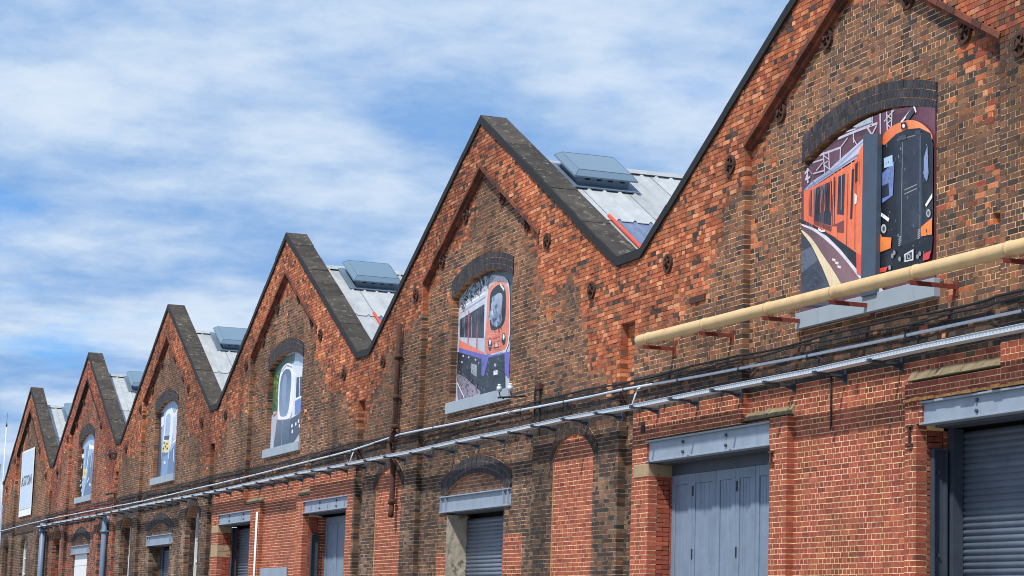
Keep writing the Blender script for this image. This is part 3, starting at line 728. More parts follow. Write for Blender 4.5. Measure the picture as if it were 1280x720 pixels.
    Y0, Y1 = 1.62, 2.72; s0, s1 = 0.30, 1.42
    kb = MB().add(*frus(s0, s1, Y0, Y1, 0.0, s0, s1, Y0, Y1, 0.24)).build('skylight', M_KERB, root)
    MB().add(*frus(0.05, s1+0.22, Y0-0.22, Y1+0.2, 0.035, 0.05, s1+0.22, Y0-0.22, Y1+0.2, 0.055)).build('apron', M_KERB, kb)
    MB().add(*frus(s0-0.12, s1+0.13, Y0-0.14, Y1+0.14, 0.225, s0-0.11, s1+0.12, Y0-0.13, Y1+0.13, 0.25)).add(*frus(s0-0.11, s1+0.12, Y0-0.13, Y1+0.13, 0.25, s0-0.02, s1-0.02, Y0-0.02, Y1+0.02, 0.35)).build('glazing', M_GLAZE, kb)
    tp = [sp(s0-.02, Y0-.02, .35), sp(s1-.02, Y0-.02, .35), sp(s1-.02, Y1+.02, .35), sp(s0-.02, Y1+.02, .35)]; bt = [sp(s0-.11, Y0-.13, .25), sp(s1+.12, Y0-.13, .25), sp(s1+.12, Y1+.13, .25), sp(s0-.11, Y1+.13, .25)]
    tm_ = MB()
    for i in range(4): tm_.tube([tp[i], tp[(i+1) % 4]], 0.008, 6).tube([bt[i], tp[i]], 0.008, 6).tube([bt[i], bt[(i+1) % 4]], 0.01, 6)
    tm_.build('edge_highlight', M_KERB, kb)  # bars added along the cover edges to stand for highlights there
    for i in range(4): MB().add(*frus(s1+0.002, s1+0.012, Y0+0.15+i*0.25, Y0+0.25+i*0.25, 0.15, s1+0.002, s1+0.012, Y0+0.15+i*0.25, Y0+0.25+i*0.25, 0.18)).build('vent_slot', M_DARK, kb)
    return root
M_BRICKFLAT = material('plain_brick', (120, 72, 56), 0.9, var=0.35, scale=12, bump=0.5)

LAB = {-1: 'brick workshop gable with an orange train on its window poster and a cream pipe',
       0: 'brick workshop gable with white and coral train poster and a small arched shutter door',
       1: 'brick workshop gable with poster of train against green leaves above two square garage doors',
       2: 'brick workshop gable with pale train poster above an arched dark doorway',
       3: 'redder brick workshop gable with black raking band and white arched door below',
       4: 'end brick workshop gable with a tall white name board instead of a train poster'}
ROOT = {n: gable(n, LAB[n]) for n in BAYS}

# ------------------------------------------------------------------ printed posters in the window heads
def clip_poly(subj, clip):      # Sutherland-Hodgman, clip is convex and counter-clockwise
    out = list(subj)
    for i in range(len(clip)):
        a, b = clip[i], clip[(i+1) % len(clip)]; inp, out = out, []
        if not inp: return []
        side = lambda p: (b[0]-a[0])*(p[1]-a[1])-(b[1]-a[1])*(p[0]-a[0])
        for j in range(len(inp)):
            p, q = inp[j-1], inp[j]; sp_, sq = side(p), side(q)
            if (sp_ >= 0) != (sq >= 0):
                t = sp_/(sp_-sq); out.append((p[0]+t*(q[0]-p[0]), p[1]+t*(q[1]-p[1])))
            if sq >= 0: out.append(q)
    return out
class Art:
    def __init__(s, n, yf, outline, zoom): s.xc = -n*S; s.y = yf; s.out = outline; s.V = []; s.F = []; s.C = []; s.k = 0; s.zoom = zoom
    def loc(s, p, z=0):
        ox, oy, sc = s.zoom[z]; w = at(ox+p[0]/sc, oy+p[1]/sc, s.y); return (w[0]-s.xc, w[2])
    def poly(s, col, pts, z=0, raw=False, c2=None, ax=1, sm=False):
        P = list(pts) if raw else [s.loc(p, z) for p in pts]
        if sm:
            for _ in range(2): P = [tuple(np.array(P[i-1])*w+np.array(P[i])*(1-w)) for i in range(len(P)) for w in (0.75, 0.25)]
        ar = sum(P[i-1][0]*P[i][1]-P[i][0]*P[i-1][1] for i in range(len(P)))
        if ar < 0: P = P[::-1]
        P = clip_poly(P, s.out)
        if len(P) < 3: return
        s.k += 1; b = len(s.V); y = s.y-0.0004*s.k
        s.V += [(x, y, zz) for x, zz in P]; s.F.append(tuple(range(b, b+len(P)))); 
        if c2 is None: s.C += [(*lin(col), 1)]*len(P)
        else:
            v = np.array([p[ax] for p in P]); t = (v-v.min())/max(np.ptp(v), 1e-6); s.C += [(*(lin(c2)*(1-k)+lin(col)*k), 1) for k in t]
    def line(s, col, pts, w, z=0):
        P = [np.array(s.loc(p, z)) for p in pts]
        for a, b in zip(P[:-1], P[1:]):
            d = b-a; l = np.linalg.norm(d)
            if l < 1e-6: continue
            nrm = np.array([-d[1], d[0]])/l*w/2; s.poly(col, [tuple(a-nrm), tuple(b-nrm), tuple(b+nrm), tuple(a+nrm)], raw=True)
    def disc(s, col, c, rx, ry, z=0, n=14): s.poly(col, [(c[0]+rx*math.cos(2*math.pi*k/n), c[1]+ry*math.sin(2*math.pi*k/n)) for k in range(n)], z)
    def build(s, name, label, cat='poster', group='train posters in the window heads'):
        b = MB().prism(s.out, s.y, s.y+0.02); k = len(s.V); V = s.V+b.v; F = s.F+[tuple(i+k for i in f) for f in b.f]
        zb = min(z for x, z in s.out)
        me = bpy.data.meshes.new(name); me.from_pydata([(float(x), float(y-s.y), float(z-zb)) for x, y, z in V], [], F)
        c = np.array(s.C+[(*lin(s.basecol), 1)]*len(b.v), np.float32); a = me.color_attributes.new('Col', 'FLOAT_COLOR', 'POINT'); a.data.foreach_set('color', c.reshape(-1))
        me.materials.append(M_PRINT); me.update(); o = link(bpy.data.objects.new(name, me)); o.location = (s.xc, s.y, zb); tag(o, label, cat, group); return o
def arch_outline(hw, z0, zs, zt):
    r = zt-zs; R = (hw*hw+r*r)/(2*r); return ngon_prism_arch(hw, z0, R, zt-R, 20)

# nearest poster: orange train at a platform
def tilted_outline():           # the board's head is cut a little low on its left
    (x1, z1), (x2, z2), (x3, z3) = (-1.83, 8.18), (0.35, 8.63), (1.83, 8.41)
    a = np.array([[x2-x1, z2-z1], [x3-x1, z3-z1]]); b = 0.5*np.array([x2*x2-x1*x1+z2*z2-z1*z1, x3*x3-x1*x1+z3*z3-z1*z1]); c = np.linalg.solve(a, b); r = math.hypot(x1-c[0], z1-c[1])
    t0 = math.atan2(z3-c[1], x3-c[0]); t1 = math.atan2(z1-c[1], x1-c[0])
    return [(-1.83, 6.12), (1.83, 6.12)]+[(c[0]+r*math.cos(t0+(t1-t0)*i/22), c[1]+r*math.sin(t0+(t1-t0)*i/22)) for i in range(23)]
A = Art(-1, PN-0.022, tilted_outline(), [(1000, 120, 5.144), (1000, 250, 5.144)]); A.basecol = (96, 54, 66)
A.poly((72, 40, 50), [(30, 420), (250, 290), (420, 250), (420, 60), (30, 60)])
A.poly((112, 62, 80), [(600, 120), (880, 60), (880, 260), (600, 260)], c2=(70, 36, 48), ax=0)
for pts, w in (([(35, 405), (150, 372), (265, 330)], .03), ([(45, 440), (155, 405)], .02), ([(150, 360), (160, 500)], .03), ([(185, 350), (190, 480)], .03), ([(150, 380), (190, 410), (152, 440), (190, 470)], .015),
               ([(245, 275), (350, 230), (500, 175)], .035), ([(300, 230), (470, 175)], .02), ([(345, 232), (348, 300)], .03), ([(430, 195), (465, 250), (495, 190)], .03), ([(518, 110), (520, 250)], .035), ([(470, 120), (470, 175)], .02),
               ([(560, 100), (565, 240)], .03), ([(595, 85), (590, 230)], .03), ([(560, 120), (595, 150), (562, 180), (592, 210), (565, 235)], .018), ([(545, 165), (610, 90)], .02), ([(265, 330), (262, 420)], .03),
               ([(270, 325), (310, 270)], .02), ([(50, 430), (55, 560)], .04), ([(35, 500), (60, 470), (40, 540), (70, 520)], .03), ([(345, 270), (380, 330)], .02), ([(90, 500), (160, 480)], .02), ([(110, 480), (150, 430)], .02)):
    A.line((196, 190, 206), pts, w)
A.poly((170, 180, 190), [(330, 195), (465, 135), (468, 170), (370, 205)]); A.line((235, 235, 240), [(655, 170), (740, 68), (752, 105)], .03); A.line((60, 60, 72), [(690, 150), (738, 85)], .09)
A.poly((70, 76, 92), [(15, 205), (60, 262), (110, 350), (200, 565), (200, 680), (15, 680)], 1, c2=(46, 50, 62), ax=0); A.poly((92, 98, 116), [(15, 330), (80, 300), (120, 390), (15, 470)], 1); A.poly((54, 58, 72), [(15, 500), (110, 460), (160, 520), (60, 600), (15, 610)], 1)
A.poly((228, 208, 172), [(15, 188), (60, 225), (100, 270), (150, 350), (220, 450), (300, 590), (215, 600), (170, 480), (110, 350), (70, 272), (15, 205)], 1, sm=True)
A.poly((142, 106, 110), [(15, 165), (80, 180), (150, 225), (240, 300), (330, 400), (440, 560), (300, 590), (220, 450), (150, 350), (100, 270), (60, 225), (15, 188)], 1, c2=(96, 70, 78), ax=0, sm=True)
A.poly((222, 216, 224), [(15, 152), (100, 180), (180, 230), (270, 320), (460, 540), (420, 545), (330, 425), (240, 318), (150, 238), (80, 190), (15, 165)], 1, sm=True)
A.poly((28, 30, 38), [(15, 128), (100, 160), (200, 222), (300, 288), (370, 343), (385, 462), (270, 322), (180, 232), (100, 182), (15, 152)], 1)
for p in ((215, 375), (235, 395), (250, 420)): A.poly((225, 215, 215), [p, (p[0]+22, p[1]+6), (p[0]+18, p[1]+22), (p[0]-2, p[1]+14)], 1)
A.poly((238, 122, 76), [(32, 615), (110, 575), (230, 500), (360, 420), (385, 350), (455, 255), (470, 255), (470, 1170), (445, 1175), (372, 1010), (295, 955), (200, 890), (100, 832), (32, 800)], c2=(228, 106, 66), ax=0)
A.poly((206, 206, 226), [(28, 612), (90, 545), (180, 490), (240, 430), (430, 262), (460, 248), (400, 330), (370, 402), (230, 492), (110, 572), (60, 600)], c2=(150, 156, 184), ax=0)
A.line((150, 160, 190), [(110, 550), (250, 450), (430, 280)], .03); A.line((120, 130, 160), [(60, 590), (240, 475), (380, 380)], .025)
A.poly((44, 44, 56), [(112, 592), (216, 545), (208, 835), (100, 800)]); A.line((90, 92, 104), [(165, 570), (158, 815)], .02)
A.poly((46, 46, 58), [(256, 520), (299, 500), (290, 765), (247, 760)]); A.poly((50, 48, 58), [(72, 610), (96, 600), (92, 780), (66, 770)])
A.poly((120, 58, 58), [(100, 800), (208, 840), (290, 800), (290, 880), (205, 870), (102, 825)]); A.line((70, 36, 40), [(232, 520), (228, 900)], .02); A.line((70, 36, 40), [(222, 520), (216, 840)], .012)
A.poly((238, 122, 76), [(214, 840), (246, 838), (250, 915), (212, 895)]); A.poly((40, 38, 46), [(343, 475), (357, 468), (345, 790), (332, 790)]); A.line((150, 70, 52), [(318, 500), (308, 960)], .015); A.line((150, 70, 52), [(365, 440), (362, 990)], .012)
A.poly((214, 82, 66), [(372, 1010), (440, 1040), (445, 1175), (375, 1140)]); A.poly((245, 240, 240), [(362, 625), (378, 640), (374, 690), (362, 700)]); A.poly((34, 34, 42), [(366, 440), (385, 420), (380, 540), (362, 560)])
A.poly((30, 34, 44), [(418, 390), (436, 350), (460, 335), (460, 900), (446, 860), (424, 690)]); A.poly((225, 225, 232), [(415, 640), (425, 690), (446, 850), (448, 900), (425, 800)])
A.line((236, 236, 238), [(128, 855), (150, 870), (172, 868)], .03)
A.poly((248, 156, 98), [(540, 255), (600, 195), (680, 160), (740, 153), (800, 178), (862, 240), (866, 300), (780, 212), (700, 217), (630, 248), (540, 335)], c2=(226, 110, 60), ax=0, sm=True)
A.poly((28, 32, 42), [(540, 332), (630, 246), (700, 215), (782, 207), (852, 240), (872, 330), (875, 800), (860, 1000), (800, 1080), (700, 1150), (590, 1165), (530, 1160), (530, 500)], c2=(14, 16, 22), ax=1)
A.poly((46, 53, 68), [(640, 290), (790, 248), (802, 720), (790, 915), (650, 970), (632, 700)], c2=(30, 34, 46), ax=0); A.line((110, 118, 134), [(672, 300), (662, 960)], .02); A.line((96, 104, 120), [(786, 255), (784, 910)], .02); A.line((120, 128, 140), [(640, 285), (795, 243)], .015)
for y in (592, 618): A.line((150, 156, 166), [(685, y+14), (765, y-22)], .012)
for i in range(5): A.line((180, 184, 190), [(648, 910+i*13), (662, 906+i*13)], .012); A.line((180, 184, 190), [(772, 865+i*13), (788, 860+i*13)], .012)
A.poly((126, 146, 190), [(812, 400), (835, 318), (842, 500), (832, 552), (812, 520)]); A.poly((110, 128, 186), [(545, 500), (622, 420), (612, 640), (545, 690)]); A.poly((178, 204, 232), [(555, 402), (610, 380), (612, 450), (557, 465)])
A.poly((36, 40, 56), [(545, 580), (585, 560), (590, 640), (545, 660)]); A.poly((70, 70, 80), [(650, 262), (700, 250), (698, 280), (650, 290)]); A.poly((60, 62, 72), [(755, 225), (792, 222), (792, 245), (755, 250)])
A.poly((240, 240, 242), [(540, 752), (592, 788), (584, 810), (535, 772)]); A.poly((240, 240, 242), [(822, 700), (870, 622), (869, 652), (828, 716)])
A.disc((190, 192, 196), (555, 855), 17, 30); A.disc((90, 94, 100), (555, 855), 9, 17); A.disc((190, 192, 196), (843, 755), 14, 27); A.disc((90, 94, 100), (843, 755), 8, 15)
A.poly((244, 134, 54), [(528, 870), (545, 908), (606, 912), (600, 980), (535, 1005)]); A.poly((244, 134, 54), [(795, 845), (870, 782), (866, 892), (795, 905)]); A.poly((206, 64, 70), [(810, 1018), (862, 995), (848, 1050), (808, 1062)]); A.poly((222, 72, 54), [(528, 1110), (582, 1098), (570, 1130), (528, 1138)])
A.poly((206, 210, 214), [(688, 1020), (748, 985), (748, 1058), (690, 1070)]); A.poly((44, 48, 56), [(697, 1025), (738, 1002), (738, 1050), (698, 1060)]); A.disc((170, 174, 178), (718, 1034), 12, 18); A.disc((36, 38, 44), (718, 1034), 7, 11)
for c in ((612, 1030), (595, 1105), (775, 1035), (660, 1050), (790, 1015), (625, 1010)): A.disc((140, 142, 148), c, 9, 16)
A.poly((30, 30, 36), [(668, 175), (700, 168), (714, 205), (670, 216)]); A.disc((236, 232, 226), (686, 194), 9, 13); A.poly((210, 212, 214), [(520, 1240), (540, 1225), (556, 1255), (530, 1275)])
R_ = random.Random(5)
for i in range(60):             # platform grain
    x = R_.uniform(20, 260); y = R_.uniform(260, 600); t = (y-250)/350
    if x < 40+t*150: A.poly(R_.choice(((52, 57, 70), (88, 93, 108), (64, 69, 84))), [(x, y), (x+R_.uniform(8, 26), y-R_.uniform(0, 10)), (x+R_.uniform(4, 20), y+R_.uniform(3, 9))], 1)
for i in range(26):             # reflections and seams along the carriage side
    x = R_.uniform(60, 440); y0 = 610-(x-40)*0.72+R_.uniform(20, 60); l = R_.uniform(40, 300); c = R_.choice(((250, 150, 106), (214, 98, 60), (226, 112, 72), (252, 172, 132)))
    A.line(c, [(x, y0), (x-3, min(y0+l, 860))], R_.uniform(.006, .02))
for i in range(9): A.line(R_.choice(((92, 96, 112), (70, 74, 90), (120, 124, 138))), [(120+i*10, 600-i*4), (118+i*9, 640-i*4+R_.uniform(0, 130))], R_.uniform(.008, .02))
for i in range(70):             # grilles, hoses and bolts on the cab front
    x = R_.uniform(548, 865); y = R_.uniform(300, 1090); c = R_.choice(((66, 74, 90), (20, 22, 30), (92, 98, 112), (50, 56, 70), (126, 132, 142)))
    w = R_.uniform(2, 7); A.poly(c, [(x, y), (x+w, y-w*.5), (x+w, y+R_.uniform(3, 22)), (x, y+R_.uniform(3, 22))])
for i in range(40):
    x = R_.uniform(40, 520); y = R_.uniform(90, 520); c = R_.choice(((120, 80, 92), (60, 32, 42), (150, 120, 134), (88, 52, 64)))
    if y < 560-(x-40)*0.75: A.line(c, [(x, y), (x+R_.uniform(-30, 40), y+R_.uniform(-30, 30))], R_.uniform(.008, .022))
pa = A.build('train_poster', 'printed poster of an orange train at a platform, set behind a grey post')
post = MB().prism([(x-A.xc, z) for x, z in [(at(1085, 345, A.y)[0], 6.16), (at(1103, 345, A.y)[0], 6.16), (at(1106, 168, A.y)[0], at(1106, 168, A.y)[2]), (at(1088, 169, A.y)[0], at(1088, 169, A.y)[2])]], A.y-0.11, A.y-0.04)
po = post.build('steel_post', material('slate_steel', (66, 80, 98), 0.6, var=0.15, streak=(4, (1, 1, .1), .55, .8, (48, 58, 72), .6))); tag(po, 'flat slate grey steel post standing in front of the orange train poster', 'post'); po.location.x = A.xc

OUT = arch_outline(ARC_HW+0.01, 6.12, 8.37, 8.69)
A = Art(0, 0.25, OUT, [(540, 300, 3.275)]); A.basecol = (184, 192, 208)
A.poly((84, 100, 106), [(205, 150), (240, 120), (340, 100), (340, 640), (318, 640), (318, 200), (300, 150), (258, 142)], c2=(50, 62, 66), ax=0)
for p in ((150, 215), (175, 190), (190, 170), (205, 155), (165, 235), (185, 215), (140, 240), (210, 175), (198, 200), (222, 140), (236, 150)): A.poly((60, 70, 84), [(p[0]-12, p[1]+8), (p[0]-3, p[1]-16), (p[0]+7, p[1]-6), (p[0]+3, p[1]+14), (p[0]-5, p[1]+2)])
A.poly((196, 202, 216), [(118, 262), (225, 205), (225, 478), (112, 428)], c2=(176, 182, 198), ax=1); A.line((140, 150, 170), [(118, 300), (222, 232)], .03); A.line((240, 240, 244), [(118, 280), (222, 215)], .03)
A.poly((52, 56, 70), [(116, 325), (216, 262), (213, 402), (116, 398)])
for x in (136, 150, 164): A.line((150, 156, 170), [(x, 310), (x-1, 398)], .035)
for x in (152, 188): A.line((176, 84, 80), [(x, 290), (x-4, 470)], .06)
A.poly((226, 122, 98), [(112, 408), (216, 462), (216, 476), (112, 440)]); A.poly((98, 98, 178), [(112, 442), (236, 474), (230, 562), (204, 555), (190, 484), (112, 462)])
A.poly((48, 54, 64), [(106, 458), (204, 486), (204, 556), (236, 562), (236, 660), (140, 575), (104, 545)], c2=(24, 28, 36), ax=0); A.poly((150, 156, 164), [(162, 505), (186, 512), (184, 560), (162, 545)])
for p in ((130, 475), (152, 480), (180, 490), (125, 500)): A.disc((210, 212, 216), p, 3, 4)
A.poly((206, 208, 220), [(220, 208), (245, 165), (275, 143), (306, 153), (322, 185), (323, 482), (214, 478)], sm=True)
A.poly((226, 146, 120), [(230, 205), (250, 178), (285, 162), (313, 184), (320, 240), (316, 442), (280, 457), (224, 472), (216, 440), (227, 300)], c2=(212, 118, 94), ax=1, sm=True)
A.poly((34, 40, 50), [(237, 232), (250, 200), (280, 178), (301, 190), (307, 240), (302, 350), (256, 373), (239, 366)], sm=True); A.poly((168, 184, 208), [(242, 250), (275, 212), (294, 224), (285, 290), (291, 340), (262, 357), (245, 342)], c2=(112, 128, 156), ax=1, sm=True); A.line((230, 232, 236), [(282, 182), (298, 205)], .05)
A.disc((40, 42, 50), (240, 428), 8, 27); A.disc((238, 238, 238), (240, 418), 4, 12); A.disc((40, 42, 50), (296, 405), 8, 26); A.disc((238, 238, 238), (296, 396), 4, 12)
A.poly((60, 44, 46), [(258, 420), (276, 415), (276, 440), (258, 444)]); A.poly((228, 200, 190), [(262, 423), (272, 420), (272, 436), (262, 439)]); A.line((150, 70, 64), [(250, 405), (280, 396)], .015)
A.poly((102, 100, 184), [(214, 478), (323, 456), (317, 566), (300, 545), (236, 560)]); A.poly((40, 48, 56), [(234, 482), (300, 466), (302, 606), (236, 650), (204, 606)]); A.poly((220, 222, 224), [(255, 536), (272, 532), (272, 550), (255, 554)]); A.disc((170, 172, 176), (262, 512), 5, 7)
A.poly((156, 146, 160), [(104, 545), (140, 562), (204, 622), (190, 660), (110, 680)], c2=(110, 100, 116), ax=0); A.line((230, 230, 232), [(107, 585), (135, 645)], .03)
for i in range(26):
    q = (random.uniform(110, 190), 0); y = random.uniform(575, 650); A.disc((96, 88, 104), (q[0], y), 3, 4)
for i in range(60):
    x = R_.uniform(122, 245); y = 262-(x-120)*0.95+R_.uniform(-30, 30); A.poly(R_.choice(((66, 78, 88), (100, 112, 122), (150, 160, 172), (46, 56, 64))), [(x, y), (x+R_.uniform(2, 8), y-R_.uniform(4, 14)), (x+R_.uniform(4, 10), y+R_.uniform(2, 10))])
for i in range(34):
    x = R_.uniform(118, 214); y = 328-(x-116)*0.6; A.line(R_.choice(((84, 92, 108), (34, 38, 50), (110, 118, 134))), [(x, y+R_.uniform(2, 20)), (x, y+R_.uniform(24, 66))], R_.uniform(.008, .03))
for i in range(60):
    x = R_.uniform(108, 300); y = R_.uniform(480, 620); A.poly(R_.choice(((30, 35, 44), (76, 84, 96), (58, 66, 78), (120, 128, 140))), [(x, y), (x+R_.uniform(2, 8), y-1), (x+R_.uniform(2, 7), y+R_.uniform(3, 12))])
for i in range(14):
    x = R_.uniform(245, 290); y = R_.uniform(225, 340); A.poly(R_.choice(((190, 202, 220), (120, 136, 162), (146, 162, 188))), [(x, y), (x+6, y-6), (x+8, y+R_.uniform(6, 26)), (x+1, y+R_.uniform(6, 26))])
for i in range(12): A.line(R_.choice(((228, 146, 120), (196, 100, 80))), [(R_.uniform(226, 314), 380+i*6), (R_.uniform(226, 314), 378+i*6)], .012)
A.build('train_poster', 'printed poster of a white train with coral cab front and blue skirt')

A = Art(1, 0.25, OUT, [(330, 420, 4.235)]); A.basecol = (176, 196, 220)
A.poly((60, 96, 84), [(40, 180), (110, 110), (165, 90), (160, 140), (110, 170), (90, 230), (70, 420), (40, 420)]); A.poly((78, 112, 48), [(55, 200), (78, 190), (70, 380), (52, 390)]); A.poly((190, 180, 190), [(50, 400), (75, 400), (70, 600), (45, 600)])
for i in range(14): A.disc(random.choice(((48, 80, 36), (112, 150, 66))), (random.uniform(54, 76), random.uniform(205, 380)), 5, 8)
A.poly((214, 222, 234), [(155, 155), (212, 160), (212, 560), (150, 600), (150, 430)]); A.poly((232, 234, 240), [(72, 430), (78, 250), (90, 185), (112, 148), (140, 142), (160, 165), (165, 250), (150, 425), (120, 445), (80, 445)], sm=True)
A.poly((84, 106, 136), [(80, 420), (84, 250), (100, 190), (125, 170), (147, 185), (146, 260), (130, 420), (100, 430)], c2=(130, 150, 180), ax=1, sm=True); A.poly((130, 150, 180), [(92, 300), (104, 215), (122, 190), (120, 300), (108, 400)], sm=True); A.line((150, 156, 170), [(95, 190), (120, 155), (150, 165)], .04)
A.poly((60, 76, 100), [(174, 220), (188, 216), (186, 320), (170, 330)]); A.poly((60, 76, 100), [(192, 216), (206, 214), (204, 318), (190, 322)]); A.poly((104, 130, 190), [(166, 345), (208, 320), (206, 400), (164, 420)]); A.line((244, 246, 248), [(168, 335), (208, 318)], .05)
A.poly((96, 114, 136), [(70, 445), (140, 440), (132, 600), (50, 600)], c2=(60, 74, 96), ax=1); A.poly((66, 78, 98), [(140, 440), (205, 400), (200, 520), (150, 580), (132, 560)]); A.poly((180, 176, 180), [(150, 580), (200, 500), (198, 620), (120, 620)])
for p in ((150, 470), (170, 460), (185, 445), (152, 500), (190, 470)): A.poly((226, 230, 234), [(p[0]-3, p[1]), (p[0]+4, p[1]-6), (p[0]+4, p[1]+12), (p[0]-3, p[1]+16)])
A.line((220, 140, 120), [(50, 420), (68, 405)], .06); A.line((216, 220, 226), [(100, 440), (96, 590)], .02)
A.build('train_poster', 'printed poster of a white train beside green leaves and pale sky')

A = Art(2, 0.25, OUT, [(180, 480, 5.143)]); A.basecol = (150, 174, 206)
A.poly((60, 66, 72), [(100, 190), (130, 180), (112, 300), (110, 600), (70, 600)]); A.poly((230, 234, 240), [(112, 215), (132, 205), (128, 260), (110, 280)])
A.poly((226, 230, 238), [(125, 340), (135, 200), (150, 165), (170, 152), (185, 175), (190, 240), (182, 350), (165, 440), (116, 440)], sm=True); A.poly((160, 180, 214), [(132, 350), (140, 215), (155, 190), (170, 190), (172, 230), (162, 355)], sm=True); A.poly((66, 74, 90), [(130, 335), (165, 330), (162, 358), (130, 360)])
A.poly((222, 206, 140), [(124, 368), (164, 360), (160, 430), (118, 436)])
for p in ((130, 380), (148, 385), (138, 402), (126, 415), (150, 415)): A.disc((70, 66, 60), p, 5, 7)
A.poly((196, 208, 226), [(188, 190), (215, 170), (212, 340), (190, 360)]); A.line((238, 240, 244), [(176, 150), (196, 210), (218, 160)], .08); A.line((238, 240, 244), [(185, 380), (212, 350)], .08); A.poly((96, 120, 156), [(116, 442), (165, 440), (205, 380), (200, 580), (105, 600)]); A.poly((120, 150, 190), [(120, 470), (160, 450), (150, 580), (112, 590)])
A.line((228, 232, 238), [(165, 380), (158, 480)], .08); A.disc((236, 238, 240), (134, 505), 6, 8); A.line((220, 226, 234), [(192, 420), (190, 500)], .08)
A.build('train_poster', 'printed poster of a pale train with a small yellow panel, over the arched dark doorway')

A = Art(3, 0.25, OUT, [(85, 520, 6.0)]); A.basecol = (156, 184, 214)
A.poly((30, 34, 40), [(100, 250), (122, 245), (112, 420), (100, 620), (80, 620)]); A.poly((240, 242, 244), [(104, 290), (120, 280), (120, 310), (106, 320)])
A.poly((120, 146, 182), [(128, 400), (138, 240), (156, 215), (162, 300), (148, 400)]); A.line((240, 242, 246), [(165, 205), (152, 300), (140, 400), (132, 470)], .10); A.poly((226, 204, 120), [(114, 400), (138, 395), (136, 465), (114, 470)]); A.disc((180, 160, 70), (126, 430), 5, 9)
A.poly((240, 244, 248), [(158, 212), (198, 225), (196, 250), (160, 245)]); A.poly((96, 118, 152), [(140, 470), (165, 300), (195, 260), (185, 590), (112, 610)]); A.line((220, 228, 236), [(176, 290), (172, 380)], .12); A.line((220, 226, 234), [(142, 500), (160, 460)], .08); A.disc((228, 232, 236), (165, 515), 6, 10)
for i in range(16): A.disc((226, 230, 234), (random.uniform(88, 112), random.uniform(360, 600)), 3, 6)
A.line((228, 232, 238), [(192, 250), (184, 590)], .07)
A.build('train_poster', 'printed poster of a blue grey train in the window of the redder gable')

# white name board on the end gable
bx0, bx1, bz0, bz1 = -2.05, 1.82, 5.95, 9.02
A = Art(4, 0.05, [(bx0, bz0), (bx1, bz0), (bx1, bz1), (bx0, bz1)], [(0, 0, 1)]); A.basecol = (236, 238, 240)
A.poly((196, 214, 234), [(bx0+0.1, bz0+0.35), (bx1-0.16, bz0+0.35), (bx1-0.16, bz1-0.08), (bx0+0.1, bz1-0.08)], raw=True)
A.poly((120, 130, 142), [(bx0+0.05, bz0+0.30), (bx1-0.1, bz0+0.30), (bx1-0.1, bz0+0.33), (bx0+0.05, bz0+0.33)], raw=True)
nb = A.build('name_board', 'tall white board lettered ASTON on the end gable wall', 'sign', None)
tx = bpy.data.curves.new('lettering', 'FONT'); tx.body = 'ASTON'; tx.size = 0.66; tx.align_x = 'CENTER'; tx.extrude = 0.002
to = bpy.data.objects.new('lettering', tx); COL.objects.link(to); bpy.context.view_layer.update()
dg = bpy.context.evaluated_depsgraph_get(); tm = bpy.data.meshes.new_from_object(to.evaluated_get(dg)); bpy.data.objects.remove(to)
tm.materials.clear(); tm.materials.append(material('letter_paint', (104, 112, 126), 0.6, var=0.15)); lt = link(bpy.data.objects.new('lettering', tm), nb)
lt.rotation_euler = (math.radians(90), 0, 0); lt.location = (-0.1, -0.012, 1.42); lt.scale = (1.5, 1, 1)

# ------------------------------------------------------------------ cable tray on brackets
XA, XB = -56.5, 23.4
tr = empty('cable_tray', (XA, -0.25, 5.2)); tag(tr, 'long perforated galvanised steel cable tray on brackets along the workshop wall', 'cable tray')
def tray_z(x): return 0.012*math.sin(x*0.35)+0.008*math.sin(x*1.1+1)
xs = list(np.arange(XA, XB, 2.98))+[XB]
for a, b in zip(xs[:-1], xs[1:]):
    m = MB(); za, zb = tray_z(a), tray_z(b)
    for (y0, y1, z0, z1) in ((-0.09, 0.06, 0.0, 0.006), (-0.095, -0.09, 0.0, 0.062), (0.06, 0.065, 0.0, 0.062), (-0.105, -0.094, 0.058, 0.064)):
        m.add([(a-XA+.004, y0, za+z0), (b-XA-.004, y0, zb+z0), (a-XA+.004, y1, za+z0), (b-XA-.004, y1, zb+z0), (a-XA+.004, y0, za+z1), (b-XA-.004, y0, zb+z1), (a-XA+.004, y1, za+z1), (b-XA-.004, y1, zb+z1)], BF)
    o = m.build('tray_length', M_GALV, tr)
    if b > -10:
        h = MB(); x = a+0.06
        while x < b-0.06:
            t = (x-a)/(b-a); zz = za*(1-t)+zb*t; h.box(x-XA, x-XA+0.03, -0.0965, -0.0958, zz+0.022, zz+0.042); x += 0.075
        q = h.build('slots', M_SILL, o); q['kind'] = 'stuff'
brk = None; x = 16.69
while x > XA+0.3:
    l = (((x+S/2+S*10) % S)-S/2); yw = 0.115 if abs(l) < 3.4 else 0.0
    if brk is None:
        m = MB(); m.box(-0.02, 0.02, -0.13, 0.36, -0.035, -0.006).prism_x([(0.10, -0.006), (0.36, -0.12), (0.36, -0.006)], -0.004, 0.004).box(-0.03, 0.03, 0.345, 0.362, -0.14, 0.06).box(-0.035, 0.035, -0.15, -0.10, -0.03, 0.012)
        brk = m.build('bracket', M_STEEL, tr); o = brk
    else: o = copy_to(brk, tr, (0, 0, 0))
    o.location = (x-XA, yw-0.11, tray_z(x)); x -= 1.5

